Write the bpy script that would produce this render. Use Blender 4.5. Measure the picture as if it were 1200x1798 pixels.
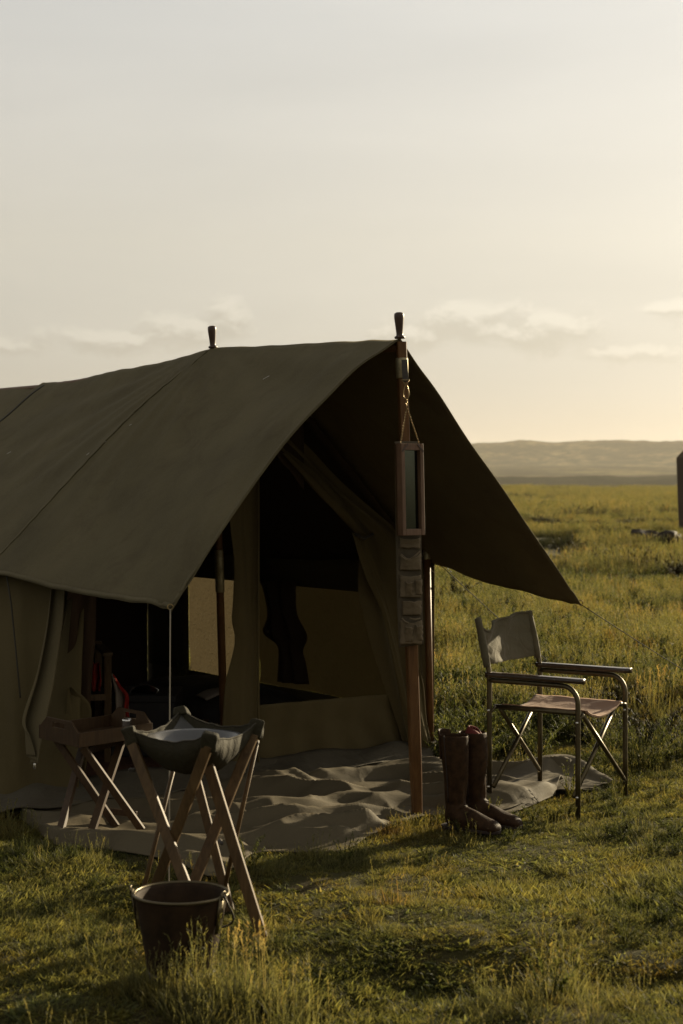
import bpy, bmesh, math, random
import numpy as np
from mathutils import Vector, Matrix, noise as mnoise

random.seed(7)
R = math.radians
sc = bpy.context.scene
for o in list(bpy.data.objects):
    bpy.data.objects.remove(o)

# ------------------------------------------------------------------ camera
EYE = 1.45
F = 3000.0                       # focal length in photo pixels (photo is 1200 x 1798)
cd = bpy.data.cameras.new('camera')
cam = bpy.data.objects.new('camera', cd)
sc.collection.objects.link(cam)
cam.location = (0, 0, EYE)
cam.rotation_euler = (R(90), 0, 0)
cd.sensor_fit = 'VERTICAL'
cd.sensor_height = 36.0
cd.lens = F / 1798 * 36.0
cd.shift_y = -49 / 1798
cd.clip_start = 0.1
cd.clip_end = 12000
cd.dof.use_dof = True
cd.dof.focus_distance = 7.9
cd.dof.aperture_fstop = 5.0
sc.camera = cam

# ------------------------------------------------------------------ light
SUN_AZ = R(49)                   # from +X towards +Y (behind the tent, to the right)
SUN_EL = R(15)
sun_dir = Vector((math.cos(SUN_AZ) * math.cos(SUN_EL), math.sin(SUN_AZ) * math.cos(SUN_EL), math.sin(SUN_EL)))
sd = bpy.data.lights.new('sun', 'SUN')
sd.energy = 5.0
sd.angle = R(0.6)
sd.color = (1.0, 0.84, 0.56)
sun = bpy.data.objects.new('sun', sd)
sc.collection.objects.link(sun)
sun.rotation_euler = sun_dir.to_track_quat('Z', 'Y').to_euler()
sun.location = (8, 6, 6)

w = bpy.data.worlds.new('World')
sc.world = w
w.use_nodes = True
nt = w.node_tree
nt.nodes.clear()


class NT:
    """tiny node helper"""
    def __init__(s, nt):
        s.nt = nt
    def n(s, t, **k):
        nd = s.nt.nodes.new(t)
        ins = k.pop('ins', {})
        for a, v in k.items():
            setattr(nd, a, v)
        for a, v in ins.items():
            if isinstance(v, tuple) and len(v) == 2 and hasattr(v[0], 'outputs'):
                s.nt.links.new(v[0].outputs[v[1]], nd.inputs[a])
            elif hasattr(v, 'outputs'):
                s.nt.links.new(v.outputs[0], nd.inputs[a])
            else:
                nd.inputs[a].default_value = v
        return nd
    def math(s, op, a, b=0.0, clamp=False):
        return s.n('ShaderNodeMath', operation=op, use_clamp=clamp, ins={0: a, 1: b})
    def mix(s, f, a, b, blend='MIX'):
        m = s.n('ShaderNodeMix', data_type='RGBA', blend_type=blend)
        for idx, v in ((0, f), (6, a), (7, b)):
            if isinstance(v, tuple) and len(v) == 2 and hasattr(v[0], 'outputs'):
                s.nt.links.new(v[0].outputs[v[1]], m.inputs[idx])
            elif hasattr(v, 'outputs'):
                out = v.outputs[2] if v.bl_idname == 'ShaderNodeMix' else v.outputs[0]
                s.nt.links.new(out, m.inputs[idx])
            else:
                m.inputs[idx].default_value = (*v, 1) if isinstance(v, tuple) and len(v) == 3 else v
        return m
    def ramp(s, fac, pts):
        r = s.n('ShaderNodeValToRGB', ins={0: fac})
        e = r.color_ramp.elements
        while len(e) < len(pts):
            e.new(0.5)
        for i, (p, c) in enumerate(pts):
            e[i].position = p
            e[i].color = (*c, 1) if isinstance(c, tuple) else (c, c, c, 1)
        return r
    def link(s, a, ao, b, bi):
        s.nt.links.new(a.outputs[ao], b.inputs[bi])


N = NT(nt)
sky = N.n('ShaderNodeTexSky', sky_type='NISHITA', sun_disc=False, sun_elevation=SUN_EL,
          sun_rotation=R(90) - SUN_AZ, altitude=1500, air_density=1.0, dust_density=4.0, ozone_density=1.0)
tc = N.n('ShaderNodeTexCoord')
nrm = N.n('ShaderNodeVectorMath', operation='NORMALIZE', ins={0: (tc, 'Generated')})
sep = N.n('ShaderNodeSeparateXYZ', ins={0: nrm})
el = N.math('ARCSINE', (sep, 2))
az = N.math('ARCTAN2', (sep, 0), (sep, 1))
# veil of thin high haze: warm near the horizon, greyer towards the zenith, brighter towards the sun
veil = N.ramp(N.math('MULTIPLY', el, 1 / 1.57, True),
              [(0.0, (0.40, 0.345, 0.285)), (0.035, (0.44, 0.395, 0.335)), (0.09, (0.585, 0.53, 0.43)),
               (0.17, (0.585, 0.56, 0.505)), (0.45, (0.39, 0.375, 0.34)), (1.0, (0.24, 0.235, 0.22))])
sdot = N.n('ShaderNodeVectorMath', operation='DOT_PRODUCT', ins={0: nrm, 1: tuple(sun_dir)})
glow = N.math('POWER', N.math('MAXIMUM', (sdot, 'Value'), 0.0), 7.0)
glow_m = N.n('ShaderNodeMix', data_type='RGBA', blend_type='ADD', ins={})
veil_g = N.mix(N.math('MULTIPLY', glow, 0.42), veil, (1.0, 0.93, 0.78), 'ADD')
# back side of the sky (away from the sun) is dimmer
back = N.n('ShaderNodeMapRange', ins={0: (sdot, 'Value'), 1: -1.0, 2: 0.75, 3: 0.55, 4: 0.90})
veil_b = N.mix(1.0, veil_g, back, 'MULTIPLY')
# thin streaky cirrus
comb = N.n('ShaderNodeCombineXYZ', ins={0: N.math('MULTIPLY', az, 3.0), 1: N.math('MULTIPLY', el, 15.0), 2: 3.3})
cir = N.n('ShaderNodeTexNoise', ins={'Vector': comb, 'Scale': 1.0, 'Detail': 6.0, 'Roughness': 0.55, 'Distortion': 0.4})
cirm = N.n('ShaderNodeMapRange', ins={0: cir, 1: 0.3, 2: 0.7, 3: 0.955, 4: 1.045})
veil_c = N.mix(1.0, veil_b, cirm, 'MULTIPLY')
# low cumulus banks


def pe(px, py):
    return math.atan2(px - 600, F), math.atan2(850 - py, F)


def cloud_density(daz, del_):
    """density of the low cumulus banks, sampled a little to the side (daz) or above (del_)"""
    a_ = N.math('ADD', az, daz)
    e_ = N.math('ADD', el, del_)
    out = None
    for (px, py, wpx, hpx, s_) in ((402, 562, 50, 44, 1.05), (320, 582, 110, 36, 1.), (180, 600, 170, 25, .92), (20, 610, 170, 18, .85), (835, 566, 120, 42, 1.05), (720, 590, 90, 32, .9),
                                   (960, 585, 130, 38, 1.), (1100, 622, 150, 20, .85), (1180, 543, 80, 14, .9),
                                   (1500, 590, 200, 30, .9), (-500, 600, 260, 26, .9), (2300, 600, 300, 26, .8)):
        a0, e0 = pe(px, py)
        da = N.math('MULTIPLY', N.math('SUBTRACT', a_, a0), F / wpx)
        de = N.math('MULTIPLY', N.math('SUBTRACT', e_, e0), F / hpx)
        r2 = N.math('ADD', N.math('MULTIPLY', da, da), N.math('MULTIPLY', de, de))
        b = N.math('MULTIPLY', N.math('POWER', 2.718, N.math('MULTIPLY', r2, -0.8)), s_)
        out = b if out is None else N.math('MAXIMUM', out, b)
    cc = N.n('ShaderNodeCombineXYZ', ins={0: N.math('MULTIPLY', a_, 42.0), 1: N.math('MULTIPLY', e_, 70.0), 2: 1.7})
    cn = N.n('ShaderNodeTexNoise', ins={'Vector': cc, 'Scale': 1.0, 'Detail': 9.0, 'Roughness': 0.6, 'Distortion': 0.2})
    return N.math('ADD', N.math('MULTIPLY', out, 0.95), N.math('MULTIPLY', N.math('SUBTRACT', cn, 0.5), 1.5))


d0 = cloud_density(0.0, 0.0)
d1 = cloud_density(0.0020, 0.0055)
cm = N.n('ShaderNodeMapRange', interpolation_type='SMOOTHSTEP', ins={0: d0, 1: 0.26, 2: 0.80, 3: 0.0, 4: 1.0})
# tops and the side towards the sun are lit, the flat bases are grey
lit = N.n('ShaderNodeMapRange', interpolation_type='SMOOTHSTEP', ins={0: N.math('SUBTRACT', d0, d1), 1: -0.10, 2: 0.36, 3: 0.0, 4: 1.0})
ccol = N.mix(1.0, veil_c, N.mix(lit, (0.86, 0.845, 0.815), (1.16, 1.16, 1.15)), 'MULTIPLY')
veil_d = N.mix(N.math('MULTIPLY', cm, 0.92), veil_c, ccol)
skyc = N.mix(0.88, N.n('ShaderNodeVectorMath', operation='SCALE', ins={0: sky, 'Scale': 1.0}),
             N.n('ShaderNodeVectorMath', operation='SCALE', ins={0: (veil_d, 2), 'Scale': 8.9}))
bg = N.n('ShaderNodeBackground', ins={'Color': (skyc, 2), 'Strength': 0.0785})
wo = N.n('ShaderNodeOutputWorld', ins={0: bg})

sc.view_settings.view_transform = 'Standard'
sc.view_settings.look = 'None'
sc.view_settings.exposure = 0.85
sc.view_settings.gamma = 1.0
sc.view_settings.use_curve_mapping = False
sc.render.engine = 'CYCLES'
sc.cycles.use_denoising = True
sc.cycles.max_bounces = 6
sc.cycles.diffuse_bounces = 3
sc.cycles.glossy_bounces = 3
sc.cycles.transmission_bounces = 4
sc.cycles.volume_bounces = 0
sc.cycles.sample_clamp_indirect = 6

# ------------------------------------------------------------------ coordinates
AX = Vector((-0.5707, 0.8212, 0))    # the tent's ridge runs this way, away from the viewer
PX = Vector((0.8212, 0.5707, 0))     # across the tent, to its right
O = Vector((0.26, 7.5, 0))           # foot of the ridge line under the front of the flysheet


def W(px, py, d):
    return Vector(((px - 600) * d / F, d, EYE - (py - 850) * d / F))


def G(px, py, z=0.0):
    d = (EYE - z) * F / (py - 850)
    return Vector(((px - 600) * d / F, d, z))


def T(s, w_, z):
    v = O + AX * s + PX * w_
    return Vector((v.x, v.y, z))


def on_s(px, py, s):
    """the point of the vertical cross plane s behind a photo pixel"""
    k = (px - 600) / F
    b = O + AX * s
    w_ = (k * b.y - b.x) / (PX.x - k * PX.y)
    p = b + PX * w_
    return Vector((p.x, p.y, EYE - (py - 850) * p.y / F))


def on_w(px, py, w_):
    k = (px - 600) / F
    b = O + PX * w_
    s = (k * b.y - b.x) / (AX.x - k * AX.y)
    p = b + AX * s
    return Vector((p.x, p.y, EYE - (py - 850) * p.y / F))


def interp(tab, x):
    xs = [a for a, b in tab]
    ys = [b for a, b in tab]
    return float(np.interp(x, xs, ys))


def smooth_interp(tab, x):
    if x <= tab[0][0]:
        return tab[0][1]
    if x >= tab[-1][0]:
        return tab[-1][1]
    for i in range(len(tab) - 1):
        if tab[i][0] <= x <= tab[i + 1][0]:
            p1, p2 = tab[i], tab[i + 1]
            p0 = tab[i - 1] if i > 0 else p1
            p3 = tab[i + 2] if i + 2 < len(tab) else p2
            h = p2[0] - p1[0]
            m1 = (p2[1] - p0[1]) / max(1e-6, p2[0] - p0[0])
            m2 = (p3[1] - p1[1]) / max(1e-6, p3[0] - p1[0])
            t = (x - p1[0]) / h
            return ((2 * t**3 - 3 * t**2 + 1) * p1[1] + (t**3 - 2 * t**2 + t) * h * m1
                    + (-2 * t**3 + 3 * t**2) * p2[1] + (t**3 - t**2) * h * m2)


def sp(pts, t):
    """Catmull-Rom through a list of Vectors, t in 0..1"""
    n = len(pts) - 1
    f = min(max(t, 0), 0.99999) * n
    i = int(f)
    u = f - i
    p1, p2 = pts[i], pts[i + 1]
    p0 = pts[i - 1] if i > 0 else p1 * 2 - p2
    p3 = pts[i + 2] if i + 2 <= n else p2 * 2 - p1
    return 0.5 * ((2 * p1) + (p2 - p0) * u + (2 * p0 - 5 * p1 + 4 * p2 - p3) * u * u + (3 * p1 - p0 - 3 * p2 + p3) * u**3)


def nz(x, y=0.0, z=0.0, s=1.0):
    return mnoise.noise(Vector((x * s, y * s, z * s)))


# ------------------------------------------------------------------ mesh helpers
def tube(bm, pts, r, n=10, closed=False):
    k = len(pts)
    rs = r if isinstance(r, (list, tuple)) else [r] * k
    rings = []
    up = None
    for i in range(k):
        a = pts[max(0, i - 1)] if not closed else pts[(i - 1) % k]
        b = pts[min(k - 1, i + 1)] if not closed else pts[(i + 1) % k]
        t = (b - a).normalized()
        if up is None:
            up = Vector((0, 0, 1)) if abs(t.z) < 0.9 else Vector((1, 0, 0))
        sx = t.cross(up).normalized()
        up = sx.cross(t).normalized()
        rings.append([bm.verts.new(pts[i] + (sx * math.cos(2 * math.pi * j / n) + up * math.sin(2 * math.pi * j / n)) * rs[i])
                      for j in range(n)])
    m = k if closed else k - 1
    for i in range(m):
        a, b = rings[i], rings[(i + 1) % k]
        for j in range(n):
            bm.faces.new((a[j], a[(j + 1) % n], b[(j + 1) % n], b[j]))
    if not closed:
        bm.faces.new(rings[0][::-1])
        bm.faces.new(rings[-1])


def smooth_path(pts, k=24):
    return [sp(pts, i / k) for i in range(k + 1)]


def box(bm, c, sx, sy, sz, X=Vector((1, 0, 0)), Y=Vector((0, 1, 0)), Z=Vector((0, 0, 1))):
    vs = []
    for a in (-1, 1):
        for b in (-1, 1):
            for d in (-1, 1):
                vs.append(bm.verts.new(c + X * a * sx / 2 + Y * b * sy / 2 + Z * d * sz / 2))
    for f in ((0, 1, 3, 2), (4, 6, 7, 5), (0, 4, 5, 1), (2, 3, 7, 6), (0, 2, 6, 4), (1, 5, 7, 3)):
        bm.faces.new([vs[i] for i in f])


def lath(bm, p0, p1, wd, th, face=Vector((0, -1, 0)), taper=1.0):
    """a sawn wooden bar from p0 to p1; its wide side looks along `face`"""
    d = (p1 - p0).normalized()
    X = d.cross(face).normalized()
    Y = X.cross(d).normalized()
    vs = []
    for p, k in ((p0, 1.0), (p1, taper)):
        for a, b in ((-1, -1), (1, -1), (1, 1), (-1, 1)):
            vs.append(bm.verts.new(p + X * a * wd / 2 * k + Y * b * th / 2 * k))
    for f in ((0, 3, 2, 1), (4, 5, 6, 7), (0, 1, 5, 4), (1, 2, 6, 5), (2, 3, 7, 6), (3, 0, 4, 7)):
        bm.faces.new([vs[i] for i in f])


def lathe(bm, c, prof, n=28, axis=Vector((0, 0, 1)), cap=True):
    ax = axis.normalized()
    X = ax.cross(Vector((0, 1, 0))).normalized() if abs(ax.y) < 0.9 else ax.cross(Vector((1, 0, 0))).normalized()
    Y = ax.cross(X)
    rings = []
    for r, z in prof:
        rings.append([bm.verts.new(c + ax * z + (X * math.cos(2 * math.pi * j / n) + Y * math.sin(2 * math.pi * j / n)) * max(r, 1e-4))
                      for j in range(n)])
    for i in range(len(rings) - 1):
        for j in range(n):
            bm.faces.new((rings[i][j], rings[i][(j + 1) % n], rings[i + 1][(j + 1) % n], rings[i + 1][j]))
    if cap:
        bm.faces.new(rings[0][::-1])
        bm.faces.new(rings[-1])


def grid(bm, fn, nu, nv, skip=None):
    vs = [[bm.verts.new(fn(i / nu, j / nv)) for j in range(nv + 1)] for i in range(nu + 1)]
    for i in range(nu):
        for j in range(nv):
            if skip and skip((i + .5) / nu, (j + .5) / nv):
                continue
            bm.faces.new((vs[i][j], vs[i + 1][j], vs[i + 1][j + 1], vs[i][j + 1]))
    return vs


WLOC = {}


def empty(name, label, cat, loc, group=None):
    e = bpy.data.objects.new(name, None)
    e.empty_display_size = 0.1
    e.location = loc
    sc.collection.objects.link(e)
    WLOC[e.name] = Vector(loc)
    e['label'] = label
    e['category'] = cat
    if group:
        e['group'] = group
    return e


def obj(name, bm, mat, parent=None, smooth=True, solid=0.0, bevel=0.0, sub=0, label=None, cat=None, group=None, kind=None, fix=True):
    if fix:
        bmesh.ops.recalc_face_normals(bm, faces=bm.faces)
    for f in bm.faces:
        f.smooth = smooth
    cs = [v.co for v in bm.verts]
    lo = Vector((min(c.x for c in cs), min(c.y for c in cs), min(c.z for c in cs)))
    hi = Vector((max(c.x for c in cs), max(c.y for c in cs), max(c.z for c in cs)))
    c = (lo + hi) / 2
    if parent is None:
        c.z = lo.z
    for v in bm.verts:
        v.co -= c
    me = bpy.data.meshes.new(name)
    bm.to_mesh(me)
    bm.free()
    if mat:
        me.materials.append(mat)
    o = bpy.data.objects.new(name, me)
    sc.collection.objects.link(o)
    WLOC[o.name] = c.copy()
    if parent:
        o.parent = parent
        o.location = c - WLOC[parent.name]
    else:
        o.location = c
    if solid:
        m = o.modifiers.new('thickness', 'SOLIDIFY')
        m.thickness = solid
        m.offset = 0
    if bevel:
        m = o.modifiers.new('edge', 'BEVEL')
        m.width = bevel
        m.segments = 2
        m.limit_method = 'ANGLE'
    if sub:
        m = o.modifiers.new('smooth', 'SUBSURF')
        m.levels = m.render_levels = sub
    if label:
        o['label'] = label
    if cat:
        o['category'] = cat
    if group:
        o['group'] = group
    if kind:
        o['kind'] = kind
    return o


# ------------------------------------------------------------------ materials
def new_mat(name):
    m = bpy.data.materials.new(name)
    m.use_nodes = True
    m.node_tree.nodes.clear()
    return m, NT(m.node_tree)


def canvas(name, col, rough=0.85, var=0.18, trans=0.0, tcol=None, weave=900.0, wrinkle=0.35, wscale=5.0, sheen=0.0, dirt=None, spec=0.25):
    m, n = new_mat(name)
    t = n.n('ShaderNodeTexCoord')
    big = n.n('ShaderNodeTexNoise', ins={'Vector': (t, 'Object'), 'Scale': 2.2, 'Detail': 6.0, 'Roughness': 0.6})
    fine = n.n('ShaderNodeTexNoise', ins={'Vector': (t, 'Object'), 'Scale': 160.0, 'Detail': 3.0, 'Roughness': 0.7})
    k = n.math('ADD', n.math('MULTIPLY', n.math('SUBTRACT', big, 0.5), var * 3.2), n.math('MULTIPLY', n.math('SUBTRACT', fine, 0.5), var * 2.2))
    k = n.math('ADD', k, 1.0)
    c = n.mix(1.0, (*col, 1), n.n('ShaderNodeCombineColor', ins={0: k, 1: k, 2: k}), 'MULTIPLY')
    if dirt:
        dn = n.n('ShaderNodeTexNoise', ins={'Vector': (t, 'Object'), 'Scale': 3.4, 'Detail': 8.0, 'Roughness': 0.72, 'Distortion': 0.6})
        dm = n.n('ShaderNodeMapRange', ins={0: dn, 1: 0.52, 2: 0.72, 3: 0.0, 4: 0.55})
        c = n.mix(dm, c, (*dirt, 1))
    wr = n.n('ShaderNodeTexNoise', ins={'Vector': (t, 'Object'), 'Scale': wscale, 'Detail': 5.0, 'Roughness': 0.5, 'Distortion': 0.8})
    b1 = n.n('ShaderNodeBump', ins={'Strength': wrinkle, 'Distance': 0.02, 'Height': wr})
    wv = n.n('ShaderNodeTexNoise', ins={'Vector': (t, 'Object'), 'Scale': weave, 'Detail': 1.0})
    b2 = n.n('ShaderNodeBump', ins={'Strength': 0.25, 'Distance': 0.001, 'Height': wv, 'Normal': b1})
    p = n.n('ShaderNodeBsdfPrincipled', ins={'Base Color': (c, 2), 'Roughness': rough, 'Normal': b2, 'Specular IOR Level': spec})
    if sheen:
        p.inputs['Sheen Weight'].default_value = sheen
    out = p
    if trans:
        tr = n.n('ShaderNodeBsdfTranslucent', ins={'Color': (*(tcol or col), 1), 'Normal': b1})
        out = n.n('ShaderNodeMixShader', ins={0: trans, 1: p, 2: tr})
    n.n('ShaderNodeOutputMaterial', ins={0: out})
    return m


def wood(name, c1, c2, rough=0.45, scale=1.0, spec=0.5, coat=0.0):
    m, n = new_mat(name)
    t = n.n('ShaderNodeTexCoord')
    mp = n.n('ShaderNodeMapping', ins={'Vector': (t, 'Object'), 'Scale': (60 * scale, 60 * scale, 6 * scale)})
    g = n.n('ShaderNodeTexNoise', ins={'Vector': mp, 'Scale': 1.0, 'Detail': 6.0, 'Roughness': 0.6, 'Distortion': 1.2})
    r = n.ramp(g, [(0.3, c1), (0.7, c2)])
    big = n.n('ShaderNodeTexNoise', ins={'Vector': (t, 'Object'), 'Scale': 9.0, 'Detail': 4.0})
    c = n.mix(n.n('ShaderNodeMapRange', ins={0: big, 1: 0.35, 2: 0.75, 3: 0.0, 4: 0.5}), r, tuple(x * 0.5 for x in c1))
    b = n.n('ShaderNodeBump', ins={'Strength': 0.25, 'Distance': 0.002, 'Height': g})
    p = n.n('ShaderNodeBsdfPrincipled', ins={'Base Color': (c, 2), 'Roughness': rough, 'Normal': b, 'Specular IOR Level': spec, 'Coat Weight': coat})
    n.n('ShaderNodeOutputMaterial', ins={0: p})
    return m


def metal(name, col, rough=0.35, var=0.3, bump=0.1):
    m, n = new_mat(name)
    t = n.n('ShaderNodeTexCoord')
    g = n.n('ShaderNodeTexNoise', ins={'Vector': (t, 'Object'), 'Scale': 22.0, 'Detail': 8.0, 'Roughness': 0.7})
    c = n.mix(n.n('ShaderNodeMapRange', ins={0: g, 1: 0.4, 2: 0.75, 3: 0.0, 4: var}), (*col, 1), tuple(x * 0.3 for x in col) + (1,))
    rr = n.n('ShaderNodeMapRange', ins={0: g, 1: 0.3, 2: 0.7, 3: rough * 0.8, 4: min(1, rough * 1.5)})
    b = n.n('ShaderNodeBump', ins={'Strength': bump, 'Distance': 0.002, 'Height': g})
    p = n.n('ShaderNodeBsdfPrincipled', ins={'Base Color': (c, 2), 'Metallic': 0.9, 'Roughness': rr, 'Normal': b})
    n.n('ShaderNodeOutputMaterial', ins={0: p})
    return m


def simple(name, col, rough=0.6, metallic=0.0, bscale=30.0, bump=0.2, var=0.25, spec=0.4, coat=0.0):
    m, n = new_mat(name)
    t = n.n('ShaderNodeTexCoord')
    g = n.n('ShaderNodeTexNoise', ins={'Vector': (t, 'Object'), 'Scale': bscale, 'Detail': 7.0, 'Roughness': 0.65})
    c = n.mix(n.n('ShaderNodeMapRange', ins={0: g, 1: 0.3, 2: 0.7, 3: 0.0, 4: 1.0}), tuple(x * (1 - var) for x in col) + (1,), tuple(min(1, x * (1 + var)) for x in col) + (1,))
    b = n.n('ShaderNodeBump', ins={'Strength': bump, 'Distance': 0.004, 'Height': g})
    p = n.n('ShaderNodeBsdfPrincipled', ins={'Base Color': (c, 2), 'Metallic': metallic, 'Roughness': rough, 'Normal': b, 'Specular IOR Level': spec, 'Coat Weight': coat, 'Coat Roughness': 0.3})
    n.n('ShaderNodeOutputMaterial', ins={0: p})
    return m


M = {}
M['fly'] = canvas('flysheet canvas', (0.122, 0.101, 0.054), rough=0.9, trans=0.035, tcol=(0.30, 0.17, 0.03), var=0.26, wrinkle=0.55, wscale=2.6, spec=0.15, dirt=(0.072, 0.056, 0.030))
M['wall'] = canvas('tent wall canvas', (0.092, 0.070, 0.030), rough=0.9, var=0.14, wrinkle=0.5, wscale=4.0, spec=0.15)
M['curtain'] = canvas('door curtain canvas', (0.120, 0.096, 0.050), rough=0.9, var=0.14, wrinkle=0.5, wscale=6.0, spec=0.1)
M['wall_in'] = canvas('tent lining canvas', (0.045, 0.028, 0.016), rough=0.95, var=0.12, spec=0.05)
M['mesh_dim'] = canvas('closed window canvas', (0.045, 0.036, 0.018), trans=0.03, tcol=(0.10, 0.075, 0.030), wrinkle=0.6, wscale=14, var=0.25, spec=0.05)
M['mesh'] = canvas('window netting', (0.10, 0.08, 0.05), trans=0.17, tcol=(0.16, 0.125, 0.070), wrinkle=0.9, wscale=30, var=0.55, spec=0.05)
M['mud'] = canvas('mud flap canvas', (0.085, 0.071, 0.046), rough=0.8, var=0.2, wrinkle=0.7, wscale=9, dirt=(0.07, 0.05, 0.03))
M['tarp'] = canvas('groundsheet canvas', (0.108, 0.087, 0.052), rough=0.75, var=0.12, wrinkle=0.35, wscale=5, dirt=(0.060, 0.046, 0.027), spec=0.12)
M['seam'] = canvas('seam tape', (0.040, 0.034, 0.022), var=0.1)
M['stitch'] = simple('pale stitching', (0.5, 0.47, 0.4), rough=0.7)
M['chair_canvas'] = canvas('chair canvas', (0.105, 0.088, 0.048), var=0.15, wrinkle=0.5, wscale=14, sheen=0.15)
M['seat_canvas'] = canvas('seat canvas', (0.30, 0.175, 0.105), var=0.12, wrinkle=0.3, wscale=12, sheen=0.1)
M['basin_canvas'] = canvas('basin canvas', (0.030, 0.025, 0.012), var=0.2, wrinkle=0.6, wscale=16)
M['organizer'] = canvas('organizer canvas', (0.165, 0.125, 0.075), var=0.2, wrinkle=0.15, wscale=30)
M['organizer_shaded'] = canvas('shaded organizer canvas', (0.085, 0.066, 0.040), var=0.2, wrinkle=0.2, wscale=30)  # same canvas as the pockets, darkened to paint in the shade behind them
M['redcloth'] = canvas('red cloth', (0.55, 0.045, 0.03), var=0.25, wrinkle=0.8, wscale=20, trans=0.3, tcol=(0.6, 0.06, 0.03))
M['palecloth'] = canvas('pale cloth', (0.30, 0.24, 0.18), var=0.2)
M['bedding'] = canvas('dark bedding', (0.03, 0.026, 0.02), var=0.2)
M['rug'] = canvas('woven rug', (0.10, 0.045, 0.025), var=0.6, wscale=30, wrinkle=0.9, dirt=(0.02, 0.015, 0.012))
M['pole'] = wood('varnished pole wood', (0.100, 0.044, 0.012), (0.180, 0.084, 0.025), rough=0.5, spec=0.25)
M['stand_wood'] = wood('worn stand wood', (0.070, 0.040, 0.015), (0.150, 0.090, 0.036), rough=0.55, spec=0.25)
M['table_wood'] = wood('dark table wood', (0.045, 0.024, 0.010), (0.085, 0.048, 0.020), rough=0.6, spec=0.2)
M['arm_wood'] = wood('armrest wood', (0.035, 0.019, 0.010), (0.075, 0.042, 0.022), rough=0.3, coat=0.35)
M['frame_wood'] = wood('mirror frame wood', (0.115, 0.062, 0.034), (0.20, 0.115, 0.066), rough=0.5, spec=0.3)
M['knob'] = wood('finial wood', (0.045, 0.020, 0.010), (0.08, 0.036, 0.018), rough=0.4)
M['steel'] = metal('aged steel tube', (0.13, 0.105, 0.06), rough=0.34, var=0.4)
M['brass'] = metal('brass', (0.30, 0.21, 0.085), rough=0.28)
M['ferrule'] = metal('ferrule brass', (0.40, 0.34, 0.20), rough=0.55, var=0.6)
M['iron'] = metal('dark iron', (0.10, 0.09, 0.08), rough=0.5)
M['shiny'] = metal('polished metal', (0.75, 0.72, 0.66), rough=0.18)
M['lining'] = simple('grey rubberised lining', (0.060, 0.056, 0.048), rough=0.45, bump=0.15, bscale=9, var=0.15, spec=0.6)
M['enamel'] = simple('enamel bowl', (0.095, 0.092, 0.09), rough=0.22, bump=0.02, var=0.08, spec=0.6)
M['leather'] = simple('brown boot leather', (0.036, 0.0180, 0.0075), rough=0.6, bscale=30, bump=1.0, var=0.6, spec=0.10)
M['sole'] = simple('boot sole', (0.028, 0.016, 0.011), rough=0.6)
M['redliner'] = simple('red lining', (0.11, 0.014, 0.009), rough=0.8)
M['bucket'] = simple('bucket leather', (0.030, 0.017, 0.008), rough=0.75, bscale=14, bump=0.5, var=0.5, spec=0.15)
M['bucketbase'] = simple('bucket base', (0.05, 0.04, 0.028), rough=0.6)
M['rope'] = simple('guy rope', (0.30, 0.25, 0.17), rough=0.9, bscale=200, bump=0.6)
M['darkrope'] = simple('dark guy rope', (0.018, 0.014, 0.010), rough=0.9, bscale=200)
M['black'] = simple('black trunk', (0.012, 0.010, 0.009), rough=0.6)
M['strap'] = simple('webbing strap', (0.05, 0.042, 0.032), rough=0.85, bscale=80)
m, n = new_mat('mirror glass')
g = n.n('ShaderNodeTexNoise', ins={'Scale': 26.0, 'Detail': 6.0, 'Roughness': 0.7})
mc = n.mix(n.n('ShaderNodeMapRange', ins={0: g, 1: 0.45, 2: 0.8, 3: 0.0, 4: 0.8}), (0.07, 0.08, 0.065), (0.02, 0.02, 0.015))
n.n('ShaderNodeOutputMaterial', ins={0: n.n('ShaderNodeBsdfPrincipled', ins={'Base Color': (mc, 2), 'Metallic': 1.0, 'Roughness': 0.12})})
M['mirror'] = m

# ------------------------------------------------------------------ terrain
rng = np.random.default_rng(5)
_tab = rng.random((256, 256))


def vn(x, y):
    """value noise, 0..1, vectorised"""
    xi = np.floor(x).astype(int)
    yi = np.floor(y).astype(int)
    fx = x - xi
    fy = y - yi
    fx = fx * fx * (3 - 2 * fx)
    fy = fy * fy * (3 - 2 * fy)
    a = _tab[xi % 256, yi % 256]
    b = _tab[(xi + 1) % 256, yi % 256]
    c = _tab[xi % 256, (yi + 1) % 256]
    d = _tab[(xi + 1) % 256, (yi + 1) % 256]
    return (a * (1 - fx) + b * fx) * (1 - fy) + (c * (1 - fx) + d * fx) * fy


def fbm(x, y, o=4):
    s = np.zeros_like(np.asarray(x, float))
    a = 0.5
    for i in range(o):
        s = s + a * (vn(x * 2**i + 17.3 * i, y * 2**i + 9.1 * i) - 0.5) * 2
        a *= 0.5
    return s


def gh(x, y):
    """height of the ground"""
    x = np.asarray(x, float)
    y = np.asarray(y, float)
    r = np.hypot(x, y)
    near = 0.014 * fbm(x * 1.6 + 3, y * 1.6, 4) - 0.006 + (0.095 * fbm(x * 1.5 + 40, y * 2.0, 3) + 0.025 * fbm(x * 4.6 + 40, y * 5.4, 2)) * np.clip(np.maximum((6.6 - y) / .6, (y - 8.6) / 1.5), 0, 1) * np.clip(np.hypot(x + .47, (y - 5.3)) / .5 - .4, 0, 1)
    mid = np.clip((r - 12) / 40, 0, 1) * 0.22 * fbm(x / 9, y / 9, 3)
    far = np.clip((r - 90) / 300, 0, 1) * 0.5 * fbm(x / 70, y / 70, 3)
    drop = -14 * np.clip((r - 360) / 260, 0, 1) ** 2 * (3 - 2 * np.clip((r - 360) / 260, 0, 1))
    return near + mid + far + drop


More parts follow.
